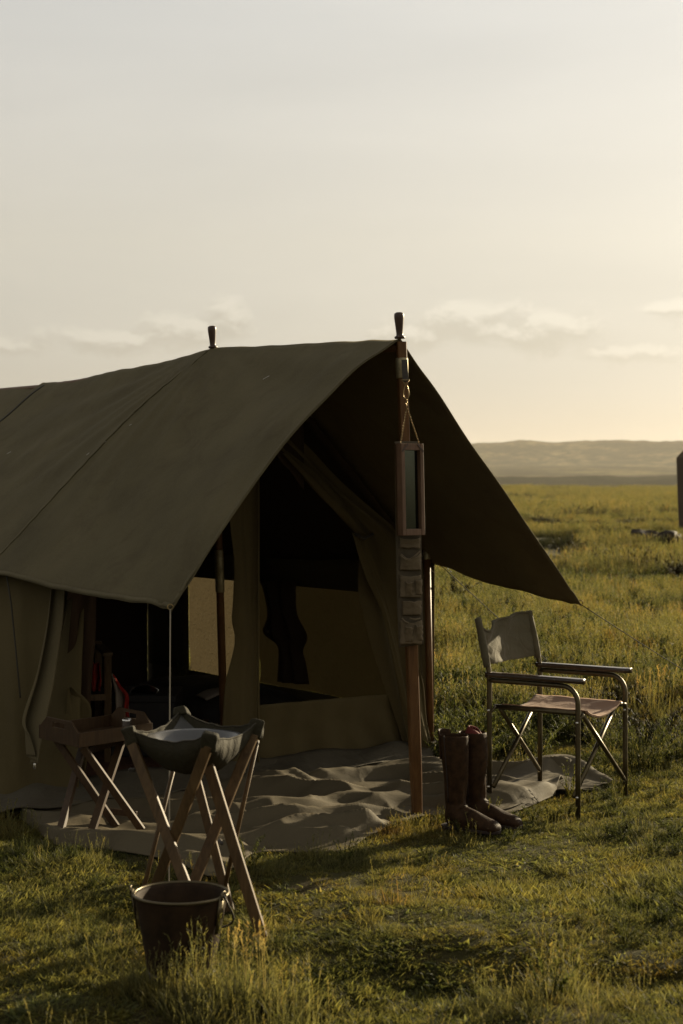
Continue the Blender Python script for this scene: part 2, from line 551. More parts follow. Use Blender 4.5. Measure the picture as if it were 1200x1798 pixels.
def polar_mesh(name, radii, thetas, hf):
    TT, RR = np.meshgrid(thetas, radii)
    X = RR * np.sin(TT)
    Y = RR * np.cos(TT)
    Z = hf(X, Y)
    nr, nth = X.shape
    verts = np.stack([X.ravel(), Y.ravel(), Z.ravel()], 1)
    i, j = np.meshgrid(np.arange(nr - 1), np.arange(nth - 1), indexing='ij')
    a = (i * nth + j).ravel()
    faces = np.stack([a, a + 1, a + nth + 1, a + nth], 1)
    me = bpy.data.meshes.new(name)
    me.from_pydata(verts.tolist(), [], faces.tolist())
    me.polygons.foreach_set('use_smooth', [True] * len(me.polygons))
    o = bpy.data.objects.new(name, me)
    sc.collection.objects.link(o)
    return o


fr = np.radians(np.concatenate([np.linspace(-180, -22, 60), np.linspace(-21, 21, 260), np.linspace(22, 180, 60)]))
radii = np.concatenate([[0.05, 1.0, 2.0, 3.0], np.geomspace(3.8, 14, 150), np.geomspace(14.5, 700, 150)])
ground = polar_mesh('ground', radii, fr, gh)
ground['kind'] = 'structure'
m, n = new_mat('meadow soil')
ge = n.n('ShaderNodeNewGeometry')
n1 = n.n('ShaderNodeTexNoise', ins={'Vector': (ge, 'Position'), 'Scale': 2.6, 'Detail': 8.0, 'Roughness': 0.65})
n2 = n.n('ShaderNodeTexNoise', ins={'Vector': (ge, 'Position'), 'Scale': 55.0, 'Detail': 6.0, 'Roughness': 0.7})
n3 = n.n('ShaderNodeTexNoise', ins={'Vector': (ge, 'Position'), 'Scale': 0.12, 'Detail': 6.0, 'Roughness': 0.6})
c1 = n.ramp(n1, [(0.3, (0.024, 0.024, 0.007)), (0.5, (0.042, 0.038, 0.011)), (0.64, (0.060, 0.043, 0.019)), (0.8, (0.085, 0.058, 0.031))])
c2 = n.mix(n.n('ShaderNodeMapRange', ins={0: n2, 1: 0.35, 2: 0.7, 3: 0.0, 4: 1.0}), tuple([.45] * 3), tuple([1.35] * 3))
c3 = n.mix(1.0, c1, c2, 'MULTIPLY')
c4 = n.mix(n.n('ShaderNodeMapRange', ins={0: n3, 1: 0.35, 2: 0.7, 3: 0.0, 4: 0.6}), c3, (0.115, 0.10, 0.035))
bp = n.n('ShaderNodeBump', ins={'Strength': 0.8, 'Distance': 0.02, 'Height': n2})
n.n('ShaderNodeOutputMaterial', ins={0: n.n('ShaderNodeBsdfPrincipled', ins={'Base Color': (c4, 2), 'Roughness': 0.95, 'Normal': bp, 'Specular IOR Level': 0.1})})
ground.data.materials.append(m)


def hill_h(x, y):
    r = np.hypot(x, y)
    th = np.degrees(np.arctan2(x, y))
    # valley, a low wooded rise, a tableland and the long far ridge
    top = 86 + 10 * fbm(th / 4.0 + 40, r * 0 + 3, 4) + 3.0 * fbm(th * 2.5, r * 0 + 5, 3) + 2.5 * np.exp(-((th - 6.1) / 0.6) ** 2) + 5.0 * np.clip((th - 9) / 4, 0, 1) + 12 * fbm(th / 25.0, r * 0 + 8, 2)
    h = np.interp(r, [600, 1150, 1500, 1620, 1900, 2700, 3050, 3450, 3700, 4600], [-15, -10, 8.0, 8.5, 2, 26, 34, 1000, 1001, 1002])
    far = np.clip((r - 3050) / 450, 0, 1)
    far = far * far * (3 - 2 * far)
    h = np.where(r > 3050, 34 + (top - 34) * far, h)
    rise = np.exp(-((r - 1560) / 260) ** 2)
    h = h + rise * (2.2 * fbm(th / 1.4, r / 300, 4) + 0.9 * fbm(th * 5, r / 40, 3))
    h = h + np.clip((r - 1900) / 500, 0, 1) * 7 * fbm(x / 420, y / 420, 4)
    return h


hills = polar_mesh('hills', np.concatenate([np.linspace(600, 1300, 10), np.linspace(1350, 1800, 40), np.linspace(1850, 4400, 60)]),
                   np.radians(np.concatenate([np.linspace(-180, -25, 100), np.linspace(-24, 24, 480), np.linspace(25, 180, 100)])), hill_h)
hills['kind'] = 'structure'
m, n = new_mat('distant scrub hills')
ge = n.n('ShaderNodeNewGeometry')
n1 = n.n('ShaderNodeTexNoise', ins={'Vector': (ge, 'Position'), 'Scale': 0.006, 'Detail': 9.0, 'Roughness': 0.7})
n2 = n.n('ShaderNodeTexNoise', ins={'Vector': (ge, 'Position'), 'Scale': 0.05, 'Detail': 6.0, 'Roughness': 0.75})
c1 = n.ramp(n1, [(0.38, (0.010, 0.011, 0.005)), (0.5, (0.06, 0.052, 0.022)), (0.60, (0.19, 0.155, 0.07))])
c2 = n.mix(n.n('ShaderNodeMapRange', ins={0: n2, 1: 0.4, 2: 0.62, 3: 0.15, 4: 1.3}), (0.0, 0.0, 0.0), c1)
rr = n.n('ShaderNodeVectorMath', operation='LENGTH', ins={0: (ge, 'Position')})
bush = n.n('ShaderNodeMapRange', ins={0: (rr, 'Value'), 1: 1700.0, 2: 1950.0, 3: 0.85, 4: 0.0})
c3 = n.mix(bush, c2, (0.014, 0.015, 0.008))
n.n('ShaderNodeOutputMaterial', ins={0: n.n('ShaderNodeBsdfPrincipled', ins={'Base Color': (c3, 2), 'Roughness': 1.0, 'Specular IOR Level': 0.0})})
hills.data.materials.append(m)

# haze: one closed box of even air
bm = bmesh.new()
box(bm, Vector((0, 0, 45)), 9200, 9200, 130)
m = bpy.data.materials.new('haze')
m.use_nodes = True
m.node_tree.nodes.clear()
n = NT(m.node_tree)
v = n.n('ShaderNodeVolumePrincipled', ins={'Color': (0.93, 0.88, 0.78, 1), 'Density': 0.00007, 'Anisotropy': 0.35})
ou = n.n('ShaderNodeOutputMaterial')
n.link(v, 0, ou, 'Volume')
haze = obj('haze', bm, m, None, smooth=False, kind='stuff', label='pale warm haze lying over the plain and the far hills')

# ------------------------------------------------------------------ the tent
tent = empty('safari_tent', 'large olive canvas ridge tent with a wide flysheet awning pitched on the grass', 'tent', T(1.2, 0, 0))
RIDGE = [(-0.02, 2.085), (0.3, 2.095), (0.8, 2.118), (1.3, 2.14), (1.62, 2.150), (1.9, 2.128), (2.3, 2.105), (3.18, 2.072), (3.6, 2.078), (4.4, 2.087), (6.5, 2.1)]
EAVE_L = [(0, .945), (.19, .955), (.93, .973), (1.7, 1.005), (3.6, 1.03), (6.5, 1.04)]
EAVE_R = [(0, .877), (.2, .888), (.365, .906), (.73, .948), (1.18, 1.04), (1.6, 1.075), (2.4, 1.05), (3.6, 1.06), (6.5, 1.06)]


def fly_pt(s, u, off=0.0):
    zr = smooth_interp(RIDGE, s)
    a = abs(u)
    if u < 0:
        w_ = -1.146 * a
        ze = smooth_interp(EAVE_L, s)
        front = math.exp(-(s / 0.5) ** 2)
        b = 0.080 * front + 0.055
        z = zr + (ze - zr) * a + b * (math.sin(math.pi * a ** 0.85))
    else:
        w_ = 1.073 * a
        ze = smooth_interp(EAVE_R, s)
        z = zr + (ze - zr) * a - 0.006 * math.sin(math.pi * a)
    # slack between the ridge poles and tension creases running from the second pole and the corners
    z -= 0.018 * math.sin(math.pi * min(1, max(0, s / 1.62))) * math.sin(math.pi * a) * (1 if u < 0 else 0.4)
    z -= 0.030 * math.sin(math.pi * min(1, max(0, (s - 1.62) / 1.95))) * math.sin(math.pi * a ** 0.7)
    for (s1, amp, wd) in ((1.88, 0.022, 0.045), (1.45, 0.008, 0.06), (1.15, 0.006, 0.06), (2.5, 0.008, 0.08), (0.75, .005, .07)):
        sl = 1.62 + (s1 - 1.62) * a * 1.1
        z += amp * math.exp(-((s - sl) / (wd * (0.35 + a))) ** 2) * math.sin(math.pi * min(1, a * 1.1 + 0.05))
    z += 0.018 * nz(s * 1.3, u * 2.2, 3) * (1 if u < 0 else min(1, .15 + s)) + 0.005 * nz(s * 7, u * 2.5, 9)
    # drawn threads of cloth fanning from the second pole, puckers beside the seam
    fan = math.atan2(s - 1.62, a * 1.3 + 0.03)
    z += 0.010 * math.sin(fan * 26) * math.exp(-a * 2.2) * min(1, a * 9)
    sl = 1.62 + 0.286 * a
    z += 0.0022 * math.sin(a * 95 + 3 * nz(a * 6, 1)) * math.exp(-((s - sl) / 0.07) ** 2)
    cr = (1 - a) * 1.3 + s * 1.0
    z += 0.006 * math.sin(math.atan2(s + .02, 1.02 - a) * 22) * math.exp(-cr * 1.8)
    p = T(s, w_, z)
    return p - Vector((0, 0, off))


bm = bmesh.new()
grid(bm, lambda a, b: fly_pt(a * 3.68, b * 2 - 1), 150, 90)
fly = obj('flysheet', bm, M['fly'], tent, solid=0.004)
bm = bmesh.new()
grid(bm, lambda a, b: fly_pt(3.5 + a * 2.6, b * 2 - 1, 0.028 + 0.02 * a * 0), 60, 60)
obj('rear_flysheet', bm, M['fly'], tent, solid=0.004)


def ribbon(bm, pts, wd, lift, nrm_):
    rows = []
    for i, p in enumerate(pts):
        a = pts[max(0, i - 1)]
        b = pts[min(len(pts) - 1, i + 1)]
        d = (b - a).normalized()
        sx = d.cross(nrm_).normalized()
        rows.append((bm.verts.new(p + nrm_ * lift - sx * wd / 2), bm.verts.new(p + nrm_ * lift + sx * wd / 2)))
    for i in range(len(rows) - 1):
        bm.faces.new((rows[i][0], rows[i][1], rows[i + 1][1], rows[i + 1][0]))


NL = Vector((-PX.x * .7, -PX.y * .7, .7))
# lapped seams down the near slope and the hems
bm = bmesh.new()
ribbon(bm, [fly_pt(1.62 + 0.26 * (i / 40) * 1.1, -i / 40) for i in range(1, 41)], 0.022, 0.0035, NL)
obj('seam', bm, M['fly'], fly, solid=0.003)
bm = bmesh.new()
ribbon(bm, [fly_pt(3.60, -i / 40) for i in range(1, 41)], 0.03, 0.0035, NL)
obj('seam', bm, M['seam'], fly, solid=0.003)
bm = bmesh.new()
ribbon(bm, [fly_pt(0.012 + 3.6 * i / 120, -0.992) for i in range(0, 121)], 0.022, 0.003, NL)
obj('hem', bm, M['fly'], fly, solid=0.003)
bm = bmesh.new()
ribbon(bm, [fly_pt(0.014, -i / 60) for i in range(1, 60)], 0.022, 0.0035, NL)
obj('hem', bm, M['fly'], fly, solid=0.002)
for (px_, py_, px2, py2) in ((463, 667, 474, 661), (181, 780, 187, 776), (153, 800, 158, 796), (13, 798, 20, 794), (228, 748, 232, 746)):
    def locate(px, py):
        s, u = 1.0, -0.4
        for it in range(40):
            p = fly_pt(s, u)
            x, y = 600 + F * p.x / p.y, 850 - F * (p.z - EYE) / p.y
            e = 1e-3
            p1 = fly_pt(s + e, u)
            p2 = fly_pt(s, u + e)
            x1, y1 = 600 + F * p1.x / p1.y, 850 - F * (p1.z - EYE) / p1.y
            x2, y2 = 600 + F * p2.x / p2.y, 850 - F * (p2.z - EYE) / p2.y
            J = Matrix((((x1 - x) / e, (x2 - x) / e), ((y1 - y) / e, (y2 - y) / e)))
            d = J.inverted_safe() @ Vector((px - x, py - y))
            s = min(3.6, max(0, s + d[0] * .7))
            u = min(-0.01, max(-1, u + d[1] * .7))
        return fly_pt(s, u)
    bm = bmesh.new()
    ribbon(bm, [locate(px_, py_), locate(px2, py2)], 0.004, 0.004, NL)
    obj('stitching', bm, M['stitch'], fly, solid=0.001)

# ridge pole under the flysheet and the two uprights with turned finials
bm = bmesh.new()
tube(bm, [T(s, 0, smooth_interp(RIDGE, s) - 0.035) for s in (0.03, .8, 1.62, 2.4, 3.6, 4.6, 5.8)], 0.02, 10)
obj('ridge_pole', bm, M['pole'], tent)

pb = Vector((0.3325, 7.5, 0.0))
pt = Vector((0.262, 7.505, 2.075))
bm = bmesh.new()
d_ = (pt - pb).normalized()
nseg = 24
prev = None
# rounded square section with worn edges
sec = [(-1, -.82), (-.82, -1), (.82, -1), (1, -.82), (1, .82), (.82, 1), (-.82, 1), (-1, .82)]
ang = R(14)
Xp = Vector((math.cos(ang), math.sin(ang), 0))
Yp = Vector((-math.sin(ang), math.cos(ang), 0))
for i in range(nseg + 1):
    t = i / nseg
    r = 0.0235 if t > 0.1 else 0.0235 - 0.004 * (0.1 - t) / 0.1
    if t > 0.55:
        r -= 0.003
    p = pb.lerp(pt, t)
    ring = [bm.verts.new(p + Xp * a * r + Yp * b * r) for a, b in sec]
    if prev:
        for j in range(8):
            bm.faces.new((prev[j], prev[(j + 1) % 8], ring[(j + 1) % 8], ring[j]))
    else:
        bm.faces.new(ring[::-1])
    prev = ring
bm.faces.new(prev)
fp = obj('pole', bm, M['pole'], tent, smooth=False, label='front awning pole of reddish varnished wood')
bm = bmesh.new()
lathe(bm, pb.lerp(pt, 0.944), [(0.026, -0.045), (0.0275, -0.04), (0.0275, 0.04), (0.026, 0.045)], 16, d_)
obj('ferrule', bm, M['ferrule'], fp)


def finial(p, tilt):
    prof = [(0.021, 0.0), (0.0235, 0.003), (0.0235, 0.009), (0.0155, 0.014), (0.0150, 0.022), (0.0165, 0.04), (0.0190, 0.065),
            (0.0215, 0.088), (0.0222, 0.102), (0.0205, 0.111), (0.012, 0.116)]
    bm = bmesh.new()
    lathe(bm, p, prof, 24, tilt)
    return obj('finial', bm, M['knob'], tent)


f1 = finial(T(0.0, 0.0, 2.088) + Vector((-0.004, 0, 0)), Vector((-0.035, 0, 1)).normalized())
f2 = finial(T(1.62, 0.0, 2.152), Vector((-0.05, 0, 1)).normalized())

p2b = Vector((-0.600, 8.80, 0.0))
p2t = Vector((-0.663, 8.83, 2.13))
bm = bmesh.new()
tube(bm, [p2b, p2b.lerp(p2t, .5), p2t], [0.021, 0.020, 0.018], 14)
pp = obj('pole', bm, M['pole'], tent, label='inner upright pole with a brass sleeve, seen in the doorway')
bm = bmesh.new()
lathe(bm, p2b.lerp(p2t, 0.47), [(0.022, -0.11), (0.0235, -0.105), (0.0235, 0.105), (0.022, 0.11)], 16, (p2t - p2b).normalized())
obj('ferrule', bm, M['ferrule'], pp)

# side pole at the right front corner
spb = W(757, 1334, 8.96)
spb.z = 0
spt = W(750, 966, 9.0)
bm = bmesh.new()
tube(bm, [spb, spb.lerp(spt, 0.5), spt], [0.018, 0.0185, 0.0185], 14)
pp = obj('pole', bm, M['pole'], tent, label='short corner pole holding up the eave beside the grass')
bm = bmesh.new()
lathe(bm, spt, [(0.020, -0.05), (0.0205, -0.045), (0.0205, 0.0), (0.008, 0.004), (0.005, 0.05)], 14)
obj('ferrule', bm, M['ferrule'], pp)

# inner tent: roof lining, side walls, back wall, floor
S0, S1 = 1.12, 4.3


def lining(s, u):
    w_ = 1.06 * u
    z = fly_pt(s, w_ / (1.146 if u < 0 else 1.073)).z - 0.06
    return T(s, w_, z)


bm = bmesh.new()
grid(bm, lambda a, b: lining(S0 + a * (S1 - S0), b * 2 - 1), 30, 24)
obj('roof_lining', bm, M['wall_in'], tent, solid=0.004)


def wall_r(s, z):
    z = min(z, fly_pt(s, 1.06 / 1.073).z - 0.010)
    return T(s, 1.06 + 0.012 * math.sin(s * 9) * (1 - z), z)


wa, wb = (S0 + 0.33, S0 + 1.76), (S0 + 2.03, S0 + 2.62)
zl, zh = 0.235, 0.845
bm = bmesh.new()
cuts_s = [S0, wa[0], wa[1], wb[0], wb[1], S1]
cuts_z = [0, zl, zh, 1.25]
for i in range(5):
    for j in range(3):
        if j == 1 and i in (1, 3):
            continue
        s_a, s_b, z_a, z_b = cuts_s[i], cuts_s[i + 1], cuts_z[j], cuts_z[j + 1]
        grid(bm, lambda a, b: wall_r(s_a + (s_b - s_a) * a, z_a + (z_b - z_a) * b), 6, 3)
obj('side_wall', bm, M['wall'], tent, solid=0.003, label='right side wall of the tent')
for (s_a, s_b), mt_, nm in ((wa, 'mesh_dim', None), (wb, 'mesh', None)):
    bm = bmesh.new()
    grid(bm, lambda a, b: wall_r(s_a + (s_b - s_a) * a, zl + (zh - zl) * b) + PX * (0.006 + 0.012 * nz(a * 6, b * 4)), 30, 16)
    o = obj('window', bm, M[mt_], tent, label='brightly backlit netting window at the back' if mt_ == 'mesh' else 'dim canvas window in the side wall')
# dark drape hanging unevenly in front of the long window
dl = [(455, 1020), (462, 1035), (470, 1080), (462, 1110), (487, 1133), (489, 1160), (487, 1197)]
dr = [(513, 1020), (512, 1043), (515, 1080), (532, 1117), (525, 1143), (530, 1165), (536, 1202)]
DL = [on_w(x, y, 0.98) for x, y in dl]
DR = [on_w(x, y, 0.98) for x, y in dr]
bm = bmesh.new()
grid(bm, lambda a, b: sp(DL, b).lerp(sp(DR, b), a) + PX * 0.03 * math.sin(a * 14), 20, 40)
obj('inner_drape', bm, M['wall_in'], tent, solid=0.003)

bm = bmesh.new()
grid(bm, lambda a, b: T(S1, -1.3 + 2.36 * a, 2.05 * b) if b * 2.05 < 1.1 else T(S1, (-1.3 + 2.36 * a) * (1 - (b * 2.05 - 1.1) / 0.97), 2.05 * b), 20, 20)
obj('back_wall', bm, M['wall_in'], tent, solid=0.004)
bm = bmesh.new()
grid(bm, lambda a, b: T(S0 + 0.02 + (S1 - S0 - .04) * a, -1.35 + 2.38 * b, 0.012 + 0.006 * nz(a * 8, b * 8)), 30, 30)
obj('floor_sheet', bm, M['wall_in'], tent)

# left side: wall splayed out and pegged under the near eave
wb_ = [G(138, 1412), G(60, 1420), G(0, 1428), G(-110, 1436), G(-260, 1440)]
wt_ = [W(150, 1030, 8.05), W(60, 1003, 8.30), W(0, 988, 8.52), W(-110, 962, 8.95), W(-240, 940, 9.5)]


def wing(a, b):
    p = sp(wb_, a).lerp(sp(wt_, a), b)
    p.y -= 0.05 * math.sin(math.pi * b) * (0.6 + 0.4 * math.sin(a * 21)) - 0.018 * nz(a * 9, b * 5)
    return p


bm = bmesh.new()
grid(bm, wing, 60, 30)
lw = obj('side_wall', bm, M['wall'], tent, solid=0.003, label='left side wall, pegged out towards the viewer')
bm = bmesh.new()
tube(bm, [W(12, 1010, 8.2), W(20, 1060, 8.1), W(28, 1140, 7.92), W(36, 1225, 7.72)], 0.004, 6)
obj('seam', bm, M['seam'], lw)
# hidden back part of the left wall
bm = bmesh.new()
grid(bm, lambda a, b: T(S0 + 1.4 + (S1 - S0 - 1.4) * a, -1.28 + .22 * b, 1.1 * b), 10, 6)
obj('side_wall', bm, M['wall_in'], tent, solid=0.003, label='rear part of the left side wall')


def cloth(name, Lp, Rp, s, folds, amp, mat, nu=40, nv=50, ph=0.0, sharp=1.0, parent=None, label=None, solid=0.003, lean=0.0, edge=0.0):
    if callable(s):
        A = [s(x, y) for x, y in Lp]
        B = [s(x, y) for x, y in Rp]
    else:
        A = [on_s(x, y, s) for x, y in Lp]
        B = [on_s(x, y, s) for x, y in Rp]

    def fn(a, b):
        p = sp(A, b).lerp(sp(B, b), a)
        wv = math.sin(2 * math.pi * (a * folds + ph + 0.12 * math.sin(b * 5 + folds)))
        wv = math.copysign(abs(wv) ** sharp, wv)
        k = amp * (0.5 + 0.5 * b)
        p = p - AX * (wv * k) + Vector((0, 0, 0)) - AX * 0.012 * nz(a * 5, b * 4, folds)
        if edge:
            p = p + PX * edge * nz(0, b * 9, 4) * (1 - a)
        p.z = max(p.z, 0.012)
        return p
    bm = bmesh.new()
    grid(bm, fn, nu, nv)
    return obj(name, bm, M[mat], parent or tent, solid=solid, label=label)


# right half of the gable: canvas between the opening and the roof slope, gathered at a tie and falling to the corner
cloth('door_flap', [(452, 750), (500, 803), (560, 870), (626, 942), (632, 1040), (655, 1140), (690, 1250), (716, 1337)],
      [(420, 690), (520, 765), (600, 845), (700, 930), (752, 975), (756, 1080), (759, 1200), (765, 1334)],
      S0 + 0.02, 2.0, 0.020, 'wall', 60, 80, sharp=1.0, label='right door flap gathered at a tie and falling in folds')
cloth('flap_binding', [(618, 935), (640, 1010), (668, 1070), (684, 1130), (703, 1220), (724, 1332)],
      [(640, 940), (668, 1010), (682, 1065), (700, 1130), (716, 1220), (736, 1332)], S0 - 0.05, 0.8, 0.010, 'wall', 14, 50)
cloth('flap_trim', [(496, 796), (560, 868), (628, 938)], [(506, 792), (578, 850), (648, 938)], S0 - 0.02, 0.7, 0.012, 'wall', 8, 40)
bm = bmesh.new()
tube(bm, [on_s(624, 938, S0 - 0.06), on_s(640, 946, S0 - 0.10), on_s(655, 938, S0 - 0.05)], 0.008, 8)
obj('tie', bm, M['strap'], tent)
# outer corner flap right of the front pole, with lit edges
cloth('corner_flap', [(722, 1100), (724, 1180), (735, 1280), (748, 1334)], [(728, 1140), (742, 1200), (752, 1270), (764, 1332)],
      S0 - 0.09, 1.0, 0.012, 'wall', 12, 40)
# low canvas sill across the right opening
cloth('door_sill', [(452, 1238), (452, 1300), (452, 1378)], [(702, 1217), (712, 1270), (768, 1337)], S0 + 0.03, 5.0, 0.010, 'wall', 70, 20)
# post-like centre strip between the two openings
cloth('centre_strip', [(404, 790), (402, 900), (410, 1000), (407, 1080), (413, 1130), (398, 1200), (394, 1290), (392, 1385)],
      [(455, 770), (454, 900), (455, 1000), (456, 1080), (456, 1150), (455, 1220), (453, 1300), (452, 1379)],
      S0 + 0.0, 0.9, 0.02, 'wall', 24, 70, edge=0.01, label='upright canvas strip between the two doorways')
bm = bmesh.new()
tube(bm, [on_s(454, y, S0 - 0.025) for y in (790, 900, 1000, 1100, 1200, 1300, 1378)], 0.006, 8)
obj('piping', bm, M['wall'], tent)
# upper gable, mostly hidden behind the near slope of the flysheet
bm = bmesh.new()


def gable(a, b):
    w_ = -1.06 + 1.3 * a
    top = fly_pt(S0, w_ / (1.146 if w_ < 0 else 1.073)).z - 0.055
    h_ = 0.10 + 0.30 * min(1, abs(w_ + 1.06) * 2)
    return T(S0 + 0.012, w_, top - h_ * (1 - b))


grid(bm, gable, 30, 8)
obj('gable_panel', bm, M['wall_in'], tent, solid=0.003)
# tied-back curtains at the left doorway
cloth('door_flap', [(90, 1020), (88, 1040), (76, 1110), (56, 1190), (33, 1262), (44, 1290), (54, 1325)],
      [(132, 1020), (124, 1040), (117, 1100), (105, 1180), (92, 1250), (76, 1300), (62, 1345)], lambda x, y: W(x, y, 8.06 - (y - 1020) / 325 * 0.60), 1.6, 0.055, 'curtain', 60, 60,
      ph=0.3, sharp=1.0, label='pale folded door flap pulled to the left and hanging to a point')
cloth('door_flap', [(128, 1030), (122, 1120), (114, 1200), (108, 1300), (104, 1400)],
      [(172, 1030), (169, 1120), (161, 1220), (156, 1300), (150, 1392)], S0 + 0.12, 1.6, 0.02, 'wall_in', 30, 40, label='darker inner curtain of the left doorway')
cloth('curtain_tail', [(118, 1204), (113, 1260), (96, 1318), (132, 1368)], [(126, 1206), (157, 1240), (156, 1300), (146, 1352)], S0 + 0.02, 1.2, 0.02, 'wall', 20, 30)
bm = bmesh.new()
box(bm, W(61, 1345, 7.6), 0.012, 0.006, 0.028)
obj('zip_pull', bm, M['shiny'], tent, bevel=0.002)
# mud flap lying along the foot of the front wall
mf_t = [G(-60, 1420), G(60, 1412), G(200, 1394), G(400, 1372), G(560, 1354), G(700, 1340), G(768, 1334)]
mf_b = [G(-60, 1452), G(60, 1440), G(200, 1424), G(400, 1398), G(560, 1376), G(700, 1354), G(760, 1345)]


def mud(a, b):
    p = sp(mf_t, a).lerp(sp(mf_b, a), b)
    p.z = 0.05 * (1 - b) ** 1.5 + 0.052 + 0.012 * nz(a * 14, b * 2) + 0.008 * math.sin(a * 40 + b * 2)
    return p


bm = bmesh.new()
grid(bm, mud, 110, 10)
obj('mud_flap', bm, M['mud'], tent, solid=0.004)
for px_ in (643, 745):
    bm = bmesh.new()
    tube(bm, [G(px_, 1352) + Vector((0, 0, .06)), G(px_ + 1, 1357) + Vector((0, 0, .035)), G(px_ + 4, 1361) + Vector((0, 0, .01))], 0.004, 6)
    obj('peg_loop', bm, M['rope'], tent)


def guy(a, b, r, mat, slack=0.02, label=None):
    bm = bmesh.new()
    pts = []
    for i in range(17):
        t = i / 16
        p = a.lerp(b, t)
        p.z -= slack * math.sin(math.pi * t)
        pts.append(p)
    tube(bm, pts, r, 6)
    return obj('guy_rope', bm, M[mat], tent, label=label)


cl = fly_pt(0.01, -1.0)
cr = fly_pt(0.01, 1.0)
guy(cl, G(297, 1562), 0.0028, 'rope', 0.0, 'pale guy rope dropping from the near flysheet corner')
guy(cr, G(1400, 1290), 0.0022, 'darkrope', 0.02, 'dark guy rope from the far flysheet corner across the grass')
ce = fly_pt(1.08, 1.0)
guy(ce, G(1060, 1240), 0.0022, 'darkrope', 0.02, 'dark guy rope from the side eave passing behind the chair')
for p in (cl, cr, ce):
    bm = bmesh.new()
    c = p + Vector((0, 0, 0.008))
    tube(bm, [c + Vector((math.cos(k) * .011, 0, math.sin(k) * .011)) for k in np.linspace(0, 2 * math.pi, 12, endpoint=False)], 0.003, 6, closed=True)
    obj('eyelet', bm, M['brass'], fly)
bm = bmesh.new()
for k in range(4):
    p = ce + Vector((0.015 * k, -0.01 * k, -0.012 * k + .01))
    tube(bm, [p, p + Vector((0.008, 0, -0.006))], 0.004, 6)
obj('rope_toggle', bm, M['stitch'], tent)

# ------------------------------------------------------------------ groundsheet outside
outline_front = [(38, 1440), (100, 1486), (180, 1493), (250, 1503), (310, 1516), (370, 1541), (415, 1522), (450, 1500), (520, 1499), (600, 1496), (650, 1470),
                 (690, 1450), (740, 1436), (800, 1434), (880, 1432), (930, 1418), (975, 1398)]
outline_back = [(30, 1424), (60, 1425), (120, 1412), (190, 1402), (260, 1392), (330, 1385), (400, 1378), (470, 1370), (540, 1362), (600, 1355), (650, 1350),
                (700, 1346), (745, 1343), (800, 1345), (860, 1352), (940, 1352), (1010, 1362)]
OF = [G(*p) for p in outline_front]
OB = [G(*p) for p in outline_back]


def tarp(a, b):
    p = sp(OB, a).lerp(sp(OF, a), b)
    x, y = p.x, p.y
    # long soft folds, roughly along the front of the tent, plus smaller ones
    v = (x * 0.80 + y * -0.35)
    q = (x * 0.57 - y * -0.82)
    z = 0.055 - 0.040 * max(0.0, (b - .88) / .12)
    wx, wy = x + 0.22 * nz(x * 1.1, y * 1.3, 9), y + 0.16 * nz(x * 1.5, y * 1.5, 5)
    fade = min(1.0, b / 0.22)
    fade *= min(1.0, (1 - b) / 0.10) * (0.45 + 0.55 * min(1.0, max(0.0, (a - 0.22) / 0.2)))
    z += fade * 0.065 * nz(wx * 1.1 + 7, wy * 3.0, 1.0)
    z += fade * 0.105 * (0.26 - abs(nz(wx * 1.2 + wy * .9 + 3, wy * 3.3 - wx * .7, 4.0)) * 2.2)
    z += fade * 0.030 * (0.26 - abs(nz(wx * 2.9 - wy * 1.4, wy * 4.6 + wx * 1.5, 2.0)) * 2.0)
    z -= 0.015 * (1 - fade)
    e = min(b, 1 - b) / 0.12
    if b > 0.5:
        z += 0.020 * max(0, nz(a * 9, 3, 1)) * max(0, 1 - (1 - b) / .05)
        ed = max(0.0, 1 - (1 - b) / 0.10)
        z += 0.0 * ed
    return Vector((x, y, max(z, 0.006)))


tarp_root = empty('canvas_groundsheet', 'rumpled khaki canvas groundsheet spread on the grass before the tent', 'groundsheet', T(0.3, -0.3, 0))
bm = bmesh.new()
grid(bm, tarp, 330, 110)
obj('sheet', bm, M['tarp'], tarp_root, solid=0.004)
# right part, running under the chair: folded over with a raised far edge
tf_b = [G(840, 1352), G(900, 1352, .02), G(960, 1344, .05), W(990, 1343, 8.55), W(1025, 1352, 8.45), W(1050, 1366, 8.32), W(1078, 1378, 8.2)]
tf_f = [G(840, 1436), G(890, 1428), G(930, 1415), G(955, 1405), G(972, 1397), G(1000, 1396), G(1040, 1390)]


def tarp2(a, b):
    p = sp(tf_b, a).lerp(sp(tf_f, a), b)
    p.z = max(p.z, 0.0) + 0.02 + 0.045 * math.exp(-((b - 0.12) / 0.16) ** 2) * math.sin(math.pi * min(1, max(0, a))) + 0.012 * nz(a * 6, b * 5, 2) \
        + 0.02 * math.exp(-((b - 0.62 + .1 * a) / 0.05) ** 2) * (1 - a)
    return p


bm = bmesh.new()
grid(bm, tarp2, 60, 40)
obj('sheet', bm, M['tarp'], tarp_root, solid=0.004, label='end of the groundsheet folded over under the chair')

